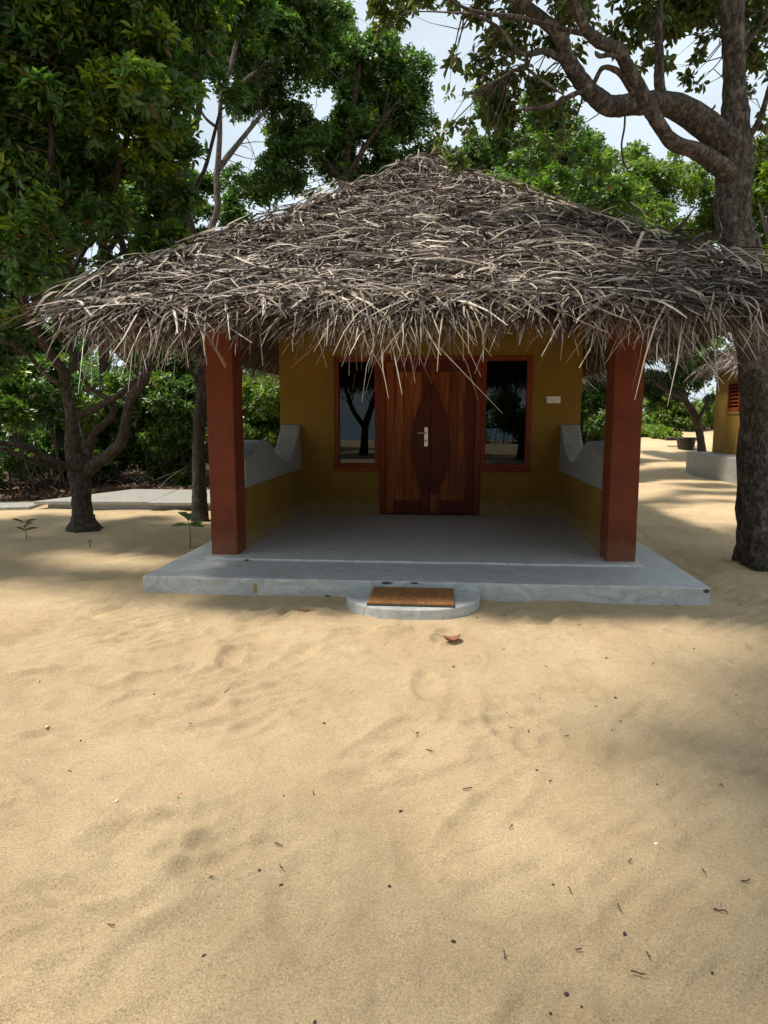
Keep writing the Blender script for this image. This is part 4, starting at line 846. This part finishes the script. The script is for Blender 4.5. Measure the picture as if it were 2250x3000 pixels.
# switch plate on the wall
sw = empty('switch_plate'); sw.parent = house
MB().box(1.262, 1.440, WY - .012, WY - .0005, 1.615, 1.700).build('plate', 'white', sw, .004, 2)
for i in range(4):
    x = 1.280 + i * .037
    MB().box(x, x + .031, WY - .0175, WY - .0122, 1.630, 1.685).build('rocker', 'white', sw, .002)

# side parapets: ochre dwarf wall with a wave shaped concrete top
prof = [(6.504, 1.04), (6.62, 1.055), (6.75, 1.085), (6.95, 1.145), (7.15, 1.185), (7.30, 1.19), (7.45, 1.165), (7.65, 1.09), (7.85, 1.005), (8.05, .945), (8.22, .92), (8.38, .925), (8.55, .965), (8.72, 1.05), (8.88, 1.17), (9.0, 1.28), (9.06, 1.335), (9.097, 1.345)]
pc = catmull([(a, b, 0, 1) for a, b in prof], 3)
for x0, x1, s_ in ((LX0 + .01, LX1 - .01, 1), (RX0 + .03, RX1 - .012, -1)):
    MB().box(x0 + .012, x1 - .012, 6.504, 9.096, .143, .80).build('parapet_wall', 'ochre', house)
    pl = [(6.503, .755), (9.0975, .755)] + [(float(p[0]), float(p[1])) for p in pc[::-1]]
    MB().prism(pl, 'x', x0 - .012, x1 + .016 * 1).build('wave_coping', 'concrete_dull', house, .018, 3)

roof, rrs = hip_roof(house, -2.77, 2.34, 4.97, 14.3, 2.19, -.34, 9.4, 10.1, 4.53, (29000, 5200, 5200, 1500), (4600, 1700, 2000, 300), 5, 300)
# open crest of folded fronds at the peak
cap = MB()
rg = random.Random(3)
for ring in range(5):
    z = 4.40 + ring * .075; rr = (.32, .22, .17, .15, .10)[ring]
    for k in range(12):
        a = k * 6.283 / 12; cap.v.append((-.37 + rr * math.cos(a) * rg.uniform(.8, 1.2), 9.36 + rr * math.sin(a) * rg.uniform(.8, 1.2), z + rg.uniform(-.03, .03)))
for ring in range(4):
    for k in range(12): cap.f.append((ring * 12 + k, ring * 12 + (k + 1) % 12, ring * 12 + 12 + (k + 1) % 12, ring * 12 + 12 + k))
cap.f.append(tuple(48 + k for k in range(12)))
cap.build('ridge_bundle', 'seed', roof)  # near-black colour stands in for the shade inside the hollow peak
n = 170; S = np.stack([-.37 + rrs.randn(n) * .13, 9.36 + rrs.randn(n) * .13, 4.52 + .16 * rrs.rand(n)], 1)
join_strips('ridge_straw', [leaflet_curves(rrs, S, np.array([0, -1., 0]), np.array([1., 0, 0]), np.array([0, 0, 1.]), n, rrs.uniform(-3.1, 3.1, n), .15 + .3 * rrs.rand(n), .02 * rrs.rand(n), .5 + .5 * rrs.rand(n), hw=(.004, .011))], 'thatch', roof)
for k in range(15):
    a = rg.uniform(0, 6.283); r0 = rg.uniform(.05, .2); out_ = rg.uniform(.12, .40)
    p0 = Vector((-.37 + r0 * math.cos(a), 9.36 + r0 * math.sin(a), 4.58 + rg.uniform(0, .14)))
    p1 = p0 + Vector((math.cos(a) * out_ * .5, math.sin(a) * out_ * .5, rg.uniform(.02, .10)))
    p2 = p0 + Vector((math.cos(a) * out_, math.sin(a) * out_, -rg.uniform(.1, .35)))
    limb('crest_leaflet', [(*p0, .007), (*p1, .008), (*p2, .004)], 'leaflet', roof, 4, 3, .02)

# doormat on the step
mat_o = empty('doormat', (-.2425, 5.075, .0785)); tag(mat_o, 'brown coir doormat lying on the half round concrete step', 'doormat')
MB().box(-.315, .315, -.235, .235, 0, .012).build('backing', 'stain', mat_o, .003)
MB().box(-.312, .312, -.232, .232, .0125, .027).build('pile', 'coir', mat_o, .005, 2)
rs = np.random.RandomState(4); n = 7000
S = np.stack([rs.uniform(-.31, .31, n), rs.uniform(-.23, .23, n), np.full(n, .026)], 1)
parts = [leaflet_curves(rs, S, np.array([0, -1., 0]), np.array([1., 0, 0]), np.array([0, 0, 1.]), n, rs.uniform(-3.1, 3.1, n), .010 + .010 * rs.rand(n), .001 * rs.rand(n), -.1 * np.ones(n), K=3, hw=(.0006, .0012))]
join_strips('fibres', [(P * 1.0, w, s) for P, w, s in parts], 'coir', mat_o)

# ------------------------------------------------------------------ second house, behind the old tree
h2 = empty('neighbouring_house', (0, 0, 0)); tag(h2, 'ochre house with a red louvred window on a grey plinth beyond the old trunk', 'house')
MB().box(6.40, 11.6, 12.6, 19.25, -.2, .56).build('plinth', 'concrete_dull', h2, .02, 2)
MB().box(6.95, 7.15, 13.6, 17.395, .562, 2.75).build('wall', 'ochre', h2)
MB().box(6.95, 7.15, 18.105, 18.95, .562, 2.75).build('wall', 'ochre', h2)
MB().box(6.951, 7.149, 17.397, 18.103, .562, 1.60).build('wall', 'ochre', h2)
MB().box(6.951, 7.149, 17.397, 18.103, 2.32, 2.748).build('wall', 'ochre', h2)
MB().box(7.152, 10.8, 18.75, 18.95, .562, 2.75).build('wall', 'ochre', h2)
MB().box(7.152, 10.8, 13.6, 13.8, .562, 2.75).build('wall', 'ochre', h2)
MB().box(10.6, 10.8, 13.802, 18.748, .562, 2.75).build('wall', 'ochre', h2)
w2 = empty('window'); w2.parent = h2
for y in (17.40, 18.05): MB().box(6.925, 7.08, y, y + .05, 1.602, 2.318).build('frame_stile', 'frame', w2, .004)
for z in (1.603, 2.268): MB().box(6.927, 7.08, 17.451, 18.049, z, z + .05).build('frame_rail', 'frame', w2, .004)
for k in range(7):
    z = 1.67 + k * .086
    MB().prism([(6.945, z), (6.96, z), (7.04, z + .07), (7.025, z + .07)], 'y', 17.452, 18.048).build('slat', 'frame', w2)
MB().box(6.93, 7.1, 17.34, 18.16, 1.545, 1.598).build('sill', 'ochre', w2)
hip_roof(h2, 6.72, 11.6, 12.3, 19.35, 2.62, 8.9, 15.4, 16.8, 4.9, (600, 3200, 300, 1500), (200, 1000, 100, 600), 15)

# ------------------------------------------------------------------ slab at the edge of the wood
slab = empty('concrete_slab', (0, 0, 0)); tag(slab, 'low grey concrete slab between the forked tree and the wood', 'slab')
for (xa, xb, xc, xd) in ((-6.45, -4.62, -4.90, -5.75), (-4.60, -2.75, -2.75, -4.88)):
    MB().prism([(xa, 10.3), (xb, 10.42), (xc, 12.3), (xd, 12.3)], 'z', .085, .135).build('panel', 'concrete_warm', slab, .008)
MB().prism([(-6.3, 10.44), (-2.8, 10.56), (-2.8, 12.2), (-5.65, 12.2)], 'z', -.1, .083).build('footing', 'concrete', slab)
kerb = MB().prism([(-9.5, 9.55), (-6.52, 10.28), (-6.60, 10.9), (-9.5, 10.3)], 'z', -.1, .05).build('path_edging', 'concrete_warm', None, .01)
tag(kerb, 'narrow pale concrete edging running on from the low slab', 'path')

# ------------------------------------------------------------------ trees
make_tree('old_tree', 'big grey barked tree with twisting bare limbs beside the thatched house', OLD_TRUNK, OLD_LIMBS, OLD_BLOBS, 2500, 'leaf_olive', 'bark',
          L=.078, per=6, width=.48, seed=21, fine=True, singles=300, over=OLD_SHADE_MASSES, over_ros=7000, young_lit=.10, droop=.45, up=.15, flare=.25, n=24, sub_r=.007, limit=2.6)
make_tree('forked_tree', 'dark forked tree with a flared base on the sand before the low slab', FORK_TRUNK, FORK_LIMBS, FORK_BLOBS, 9500, 'leaf_dark', 'bark_dark',
          L=.125, per=8, width=.36, seed=22, fine=True, singles=300, over=FORK_SHADE_MASSES, over_ros=2600, young_lit=.24, flare=.5, n=18, sub_r=.010, limit=2.4)  # larger share of pale leaf tint paints the sunlit clusters of this crown
make_tree('slender_tree', 'slender dark trunked tree between the low slab and a red pillar', SLIM_TRUNK, SLIM_LIMBS, SLIM_BLOBS, 6500, 'leaf_dark', 'bark_dark',
          L=.105, per=7, seed=23, young_lit=.10, flare=.4, n=14, sub_r=.006)
BGK = {
 'pale': ('pale_tree', 'tall tree with a pale branching stem showing through a gap in the leaves', 'leaf_dark', 'bark_pale', 11500, .09, .08),
 'dark': ('dense_tree', 'dense dark green tree rising straight behind the thatched roof peak', 'leaf_dark', 'bark_dark', 13000, .095, .07),
 'lefta': ('shady_tree', 'shady thick stemmed tree in the wood beyond the end of the low slab', 'leaf_dark', 'bark_dark', 8000, .11, .05),
 'leftb': ('shady_tree', 'upright shady tree in the wood just behind the forked tree', 'leaf_dark', 'bark_dark', 7500, .11, .05),
 'leftc': ('shady_tree', 'thin low crowned tree deep in the wood behind the forked tree', 'leaf_mid', 'bark_dark', 4500, .11, .06),
 'midr': ('leafy_tree', 'mid green leafy tree showing over the slope of the roof near the bare limbs', 'leaf_mid', 'bark_dark', 10000, .10, .12),
 'yell': ('light_tree', 'lighter green tree beyond the roof under the bare limbs of the old tree', 'leaf_lime', 'bark_dark', 9000, .12, .10),
 'lime': ('lime_tree', 'bright lime green tree showing behind the old trunk', 'leaf_lime', 'bark_dark', 6500, .12, .25),
 'small': ('small_tree', 'small dark leaning tree at the back corner of the neighbouring house', 'leaf_mid', 'bark_dark', 5500, .12, .10),
}
for k, (key, (tr_, lm_, bl_)) in enumerate(BACKGROUND.items()):
    nm, lb, lf, bk, nr, L_, yg = BGK[key]
    tr_ = [(tr_[0][0], tr_[0][1], gz(tr_[0][0], tr_[0][1]) - .1, tr_[0][3] * 1.2)] + tr_[1:]
    make_tree(nm, lb, tr_, lm_, bl_, nr, lf, bk, L=L_ * 1.06, per=6, width=.45, seed=40 + k, young_lit=yg, n=10, sub_r=.007)

def make_shrub(label, blobs, n_ros, leaf, seed, L=.09, per=7, young_lit=.1, width=.4, stems=9):
    rs = np.random.RandomState(seed)
    cx, cy = np.mean([b[0] for b in blobs]), np.mean([b[1] for b in blobs]); z0 = gz(cx, cy)
    root = empty('shrub', (cx, cy, z0)); tag(root, label, 'shrub', 'shrubs at the edge of the wood')
    loc = np.array([cx, cy, z0, 0]); bl_ = [tuple(np.array(b) - loc) for b in blobs]
    B, D, Nn, Ln, Tt, (cc, _) = leaf_points(rs, bl_, n_ros, per, L, .4, .25, young_lit)
    st = []
    for c in cc[rs.permutation(len(cc))[:stems + 4]]:
        b0 = np.array([c[0] * .6 + rs.randn() * .5, c[1] * .6, -.1]); m = (b0 + c) / 2 + rs.randn(3) * .25
        st.append([(*b0, .022), (*m, .016), (*c, .006)])
    many_tubes('stems', st, 'bark_dark', root, 5, 3)
    fo = link('foliage', leaf_mesh('foliage', B, D, Nn, Ln, Tt, width, False), leaf, root); fo['kind'] = 'stuff'
for k, (key, lb, nr, lf, L_, yg) in enumerate((
  ('si', 'leafy dark thicket of low shrub between the trunks of the wood', 6000, 'leaf_dark', .10, .08),
  ('sa', 'fresh lime green shrub behind the parapet on the slab side', 4200, 'leaf_lime', .10, .15),
  ('sb', 'tall tangled shrub behind the slab, between the forked tree and slender trunk', 6500, 'leaf_mid', .10, .12),
  ('sc', 'leafy shrub with lit tips behind the stems of the forked tree', 4200, 'leaf_mid', .11, .22),
  ('sd', 'low dark shrub at the foot of the wood behind the forked tree', 4500, 'leaf_dark', .10, .04),
  ('se', 'dark green shrub behind the parapet on the old tree side', 4500, 'leaf_mid', .11, .10),
  ('sf', 'sunny green shrub on the bank behind the small leaning tree', 3500, 'leaf_lime', .14, .15),
  ('sg', 'greyish dry shrub row along the top of the sandy bank', 4500, 'leaf_grey', .10, .0),
  ('sh', 'small bright green shrub at the back edge of the slab', 900, 'leaf_lime', .10, .15))):
    make_shrub(lb, SHRUBS[key], int(nr * .62), lf, 70 + k, L_ * 1.22, 6, yg)

# the rest of the wood: far mass of trees closing the view
rs = np.random.RandomState(90)
blobs = []
for _ in range(150):
    x = rs.uniform(-26, 5); y = rs.uniform(20, 30)
    blobs.append((x, y, rs.uniform(.3, 4.4 if x < -3 else 2.6), rs.uniform(.8, 1.5)))
for _ in range(110):
    x = rs.uniform(-15, -1.5); blobs.append((x, rs.uniform(16.8, 20), rs.uniform(.1, 2.9), rs.uniform(.5, .95)))
for _ in range(70):
    x = rs.uniform(5, 34); y = rs.uniform(31, 40); blobs.append((x, y, rs.uniform(.8, 4.6), rs.uniform(1.0, 1.7)))
B, D, Nn, Ln, Tt, _ = leaf_points(rs, blobs, 15500, 6, .23, .5, .2, .08)
wood = link('far_wood', leaf_mesh('far_wood', B, D, Nn, Ln, Tt, .5, False), 'leaf_dark'); tag(wood, 'far wood closing the view between the nearer trees', 'wood', None, 'stuff')

# trees on the seaward side, which the window panes mirror
def seaward(name, label, x, y, h, seed, spread, mat='leaf_dark'):
    r = np.random.RandomState(seed)
    tk = [(x, y, -.2, .22), (x + .05, y, .3, .16), (x + .1, y, 1.1, .14), (x + .35, y + .1, 1.9, .11), (x + .7, y, h * .62, .09), (x + .6, y, h, .04)]
    lm = [[(x + .1, y, 1.05, .11), (x - .35, y, 1.7, .09), (x - .6, y + .1, 2.4, .08), (x - 1.1, y, h * .75, .04)], [(x + .3, y, 1.8, .07), (x + .9, y + .3, 2.3, .06), (x + 1.6, y + .5, h * .7, .03)]]
    bl_ = [(x + r.uniform(-spread, spread), y + r.uniform(-spread, spread) * .7, r.uniform(3.1, h * 1.1), r.uniform(.9, 1.4)) for _ in range(34)]
    make_tree(name, label, tk, lm, bl_, 2600, mat, 'bark_dark', L=.32, per=6, width=.5, seed=seed, n=10)
seaward('shore_tree', 'forked shore tree mirrored in the window pane away from the switch plate', -3.3, -9.3, 5.2, 101, 2.8)
seaward('shore_tree', 'spreading shore tree mirrored in the window pane nearer the switch plate', 2.6, -6.5, 5.6, 102, 3.0)
seaward('shore_tree', 'broad shore tree on the open sand, seen only as a dark shape in the panes', 6.2, -12.5, 6.2, 103, 3.6)
seaward('shore_tree', 'leaning shore tree far down the beach, seen only as a dark shape in the panes', -9.0, -15.0, 6.0, 104, 3.6)

for k, (x, y, lb) in enumerate(((3.5, -24, 'low round shore shrub mirrored in the pane nearer the switch plate'), (7.5, -26, 'wide shore shrub beyond the spreading shore tree'), (1.4, -27, 'shore shrub on the beach ridge, mirrored beside the door jamb'), (-9.5, -25, 'shore shrub on the beach ridge far from the door'))):
    r = np.random.RandomState(120 + k); z0 = gz(x, y)
    make_shrub(lb, [(x + r.uniform(-2.2, 2.2), y + r.uniform(-1, 1), z0 + r.uniform(.3, 2.2), r.uniform(.7, 1.1)) for _ in range(9)], 1200, 'leaf_dark', 130 + k, .27, 6)

# ------------------------------------------------------------------ small plants
def sprout(x, y, label, stem_h, leaves, mat, seed, L, width):
    rs = np.random.RandomState(seed); z = gz(x, y)
    root = empty('seedling', (x, y, z)); tag(root, label, 'plant')
    limb('stem', [(0, 0, -.03, .006), (.01, 0, stem_h * .5, .005), (-.01, .01, stem_h, .004)], 'twig', root, 6, 3, .02, rs)
    for k in range(leaves):
        a = k * 2.4 + rs.rand(); e = rs.uniform(-.1, .6); d = np.array([[math.cos(a) * math.cos(e), math.sin(a) * math.cos(e), math.sin(e)]])
        n_ = unit(np.array([[0, 0, 1.]]) - d * d[:, 2:]); l_ = np.array([L * rs.uniform(.8, 1.15)])
        me_ = leaf_mesh('leaf', np.zeros((1, 3)), d, n_, l_, np.array([rs.uniform(0, .25)]), width, True)
        o = link('leaf', me_, mat, root); o.location = (-.005, .005, stem_h * rs.uniform(.45 if stem_h < .3 else .75, 1.0))
sprout(-5.05, 7.86, 'small grey green seedling in the sand beyond the forked tree', .20, 9, 'leaf_grey', 5, .14, .3)
sprout(-2.80, 7.31, 'lone seedling with round glossy leaves on a bare stem by the platform', .33, 6, 'leaf_mid', 6, .17, .75)
sprout(-3.98, 7.35, 'tiny thin sprout in the shaded sand near the forked tree', .10, 4, 'leaf_grey', 7, .05, .3)

# low green plants on the bank, litter under the wood
rs = np.random.RandomState(33)
n = 500; xx = rs.uniform(5.6, 8.2, n); yy = rs.uniform(25.5, 28.0, n)
bl_ = [(a, b, gz(a, b) + .08, .16) for a, b in zip(xx[:70], yy[:70])]
B, D, Nn, Ln, Tt, _ = leaf_points(rs, bl_, 1500, 6, .16, .8, .1, .2)
o = link('ground_cover', leaf_mesh('ground_cover', B, D, Nn, Ln, Tt, .35, False), 'leaf_lime'); tag(o, 'low green ground cover on the sandy bank', 'plants', None, 'stuff')
n = 22000
x = rs.uniform(-14, -.5, n); y = 11.4 + np.abs(rs.randn(n)) * 3.0 + np.maximum(0, (-6.3 - x)) * -.18
y = np.where((x > -6.6) & (y < 12.4), 12.4 + rs.rand(n) * 2.5, y)
z = ground_z(x, y) + .012 + .03 * rs.rand(n) ** 2
d = unit(np.stack([rs.randn(n), rs.randn(n), rs.randn(n) * .25], 1)); nn_ = unit(rs.randn(n, 3) * .45 + (0, 0, 1)); nn_ = unit(nn_ - d * (nn_ * d).sum(1, keepdims=True))
o = link('leaf_litter', leaf_mesh('leaf_litter', np.stack([x, y, z], 1), d, nn_, .06 + .08 * rs.rand(n), (rs.rand(n) < .2) * rs.rand(n), .5, False), 'litter')
tag(o, 'brown fallen leaf litter under the wood', 'leaf litter', None, 'stuff')
# fallen sticks under the wood
st = []
for _ in range(150):
    a, b = rs.uniform(-11, -2.5), rs.uniform(12.6, 16.5); th = rs.uniform(0, 3.14); ln_ = rs.uniform(.4, 1.5); zb = gz(a, b)
    e = rs.uniform(0, .5); p0 = np.array([a, b, zb + .02]); dd = np.array([math.cos(th) * math.cos(e), math.sin(th) * math.cos(e), math.sin(e)])
    st.append([(*p0, .012), (*(p0 + dd * ln_ * .5 + rs.randn(3) * .06), .010), (*(p0 + dd * ln_), .004)])
o = many_tubes('brushwood', st, 'bark_pale', None, 5, 3); tag(o, 'tangle of dry sticks lying under the wood', 'brushwood', None, 'stuff')

# ------------------------------------------------------------------ things on the sand
def curled_leaf(x, y, label, L, W, rz, curl, mat, seed, group=None):
    r = random.Random(seed); V, F_, S_ = [], [], []
    nu, nv = 9, 5
    for i in range(nu):
        t = i / (nu - 1); w = W * math.sin(math.pi * (.06 + .9 * t)) ** .8
        a = (t - .5) * curl
        for j in range(nv):
            s = j / (nv - 1) * 2 - 1
            V.append((math.sin(a) / curl * L if curl else (t - .5) * L, s * w * .5 * math.cos(s * .6), (1 - math.cos(a)) / curl * L + abs(s) ** 2 * w * .28 + r.uniform(-.002, .002)))
    for i in range(nu - 1):
        for j in range(nv - 1): F_ += [i * nv + j, i * nv + j + 1, (i + 1) * nv + j + 1, (i + 1) * nv + j]; S_.append(4)
    root = empty('dead_leaf', (x, y, gz(x, y) - .006), rz); tag(root, label, 'leaf', group)
    o = link('blade', np_mesh('blade', V, F_, S_, True), mat, root)
    sm = o.modifiers.new('thick', 'SOLIDIFY'); sm.thickness = .0015
    limb('stalk', [(-L * .42, 0, (1 - math.cos(curl * .45)) / curl * L, .002), (-L * .6, .01, (1 - math.cos(curl * .5)) / curl * L + .012, .0016), (-L * .78, .0, (1 - math.cos(curl * .5)) / curl * L + .01, .0012)], 'twig', root, 5, 3, .02)
curled_leaf(.05, 4.28, 'large curled reddish brown dead leaf on the sand before the doormat step', .15, .085, .25, 2.4, 'dead', 1)
curled_leaf(-1.03, 4.90, 'flat reddish dead leaf on the sand beside the platform front', .12, .06, 2.9, 1.0, 'dead', 2)
curled_leaf(-.975, 2.36, 'small orange dead leaf on the open sand', .045, .02, 1.9, .8, 'dead_orange', 3)
curled_leaf(-.72, 1.93, 'tiny orange brown leaf half buried in open sand', .035, .014, 2.6, .6, 'dead_orange', 4)
curled_leaf(1.0, 2.0, 'pale orange leaf scrap on the shaded sand', .022, .014, .4, .8, 'dead_orange', 5)
curled_leaf(2.05, 6.15, 'dark curled dead leaf beside the platform under the old tree', .12, .06, .8, 1.6, 'dead', 6)
curled_leaf(-1.78, 6.02, 'small brown dead leaf on the concrete at the foot of the pillar', .06, .035, 1.3, 1.2, 'dead', 7)
bpy.data.objects['dead_leaf.006'].location.z = .144

def pebble(name, label, cat, x, y, r, mat, seed, group, sx=1.0):
    rg_ = random.Random(seed)
    bm = bmesh.new(); bmesh.ops.create_icosphere(bm, subdivisions=2, radius=r)
    for v in bm.verts: v.co *= rg_.uniform(.8, 1.15); v.co.x *= sx; v.co.z *= .75
    me_ = bpy.data.meshes.new(name); bm.to_mesh(me_); bm.free(); me_.polygons.foreach_set('use_smooth', np.ones(len(me_.polygons), bool))
    o = link(name, me_, mat); o.location = (x, y, gz(x, y) + r * .35); o.rotation_euler = (0, 0, rg_.uniform(0, 6.28)); tag(o, label, cat, group)
rs = np.random.RandomState(8)
sp = list(SEEDS) + [(rs.uniform(-2.2, 2.6), rs.uniform(1.7, 5.0)) for _ in range(18)]
for k, (x, y) in enumerate(sp):
    pebble('seed', 'small black seed lying on the open sand', 'seed', x, y, (.0036 if k < len(SEEDS) else .0022) * rs.uniform(.8, 1.3) * (1 + .12 * y), 'seed', k, 'black seeds scattered on the sand', rs.uniform(1.0, 1.6))
def twig(x, y, ln_, seed):
    r = np.random.RandomState(seed); th = r.uniform(0, 6.28); q = []
    for t in np.linspace(-.5, .5, 4):
        q.append((ln_ * t * math.cos(th) + r.randn() * ln_ * .05, ln_ * t * math.sin(th) + r.randn() * ln_ * .05, .004 + abs(r.randn()) * .004, .0017 * (1.2 - abs(t)) * (1 + ln_ * 2)))
    V, F_, S_ = tube(q, 6, 3, .08, r)
    o = link('twig', np_mesh('twig', V, F_, S_, True), 'twig'); o.location = (x, y, gz(x, y) + .002); tag(o, 'short dark brown twig lying on the sand', 'twig', 'twigs scattered on the sand')
tw = list(TWIGS) + [(rs.uniform(-2.4, 2.8), rs.uniform(1.6, 5.1)) for _ in range(18)]
for k, (x, y) in enumerate(tw): twig(x, y, rs.uniform(.020, .042) * (1.0 if k < len(TWIGS) else .55), 300 + k)
for k, (x, y, r, lb) in enumerate(((-1.19, 2.29, .006, 'flat white shell chip on the sunny sand near the orange leaf'), (.72, 2.24, .006, 'pinkish white shell on the shaded sand'), (-1.78, 2.83, .007, 'white shell stick at the sunny sand edge'))):
    pebble('shell', lb, 'shell', x, y, r, 'shell', 500 + k, None, 1.6)

# black basin on the bank and a dark stump before it
bx, by = 7.75, 23.4
bz = gz(bx, by)
bas = empty('basin', (bx, by, bz)); tag(bas, 'black plastic basin standing on the sandy bank', 'basin')
ring = [(.24, -.02), (.30, .34), (.38, .345), (.38, .375), (.28, .37), (.22, .05)]
V, F_, S_ = [], [], []
for r_, z_ in ring:
    for k in range(20): V.append((r_ * math.cos(k * .31416), r_ * math.sin(k * .31416), z_))
for i in range(len(ring) - 1):
    for k in range(20): F_ += [i * 20 + k, i * 20 + (k + 1) % 20, i * 20 + 20 + (k + 1) % 20, i * 20 + 20 + k]; S_.append(4)
F_ += list(range(100, 120)); S_.append(20)
link('bowl', np_mesh('bowl', V, F_, S_, True), 'dark', bas)
MB().box(-.5, .55, .40, .62, .26, .36).build('lid_plank', 'twig', bas, .01)
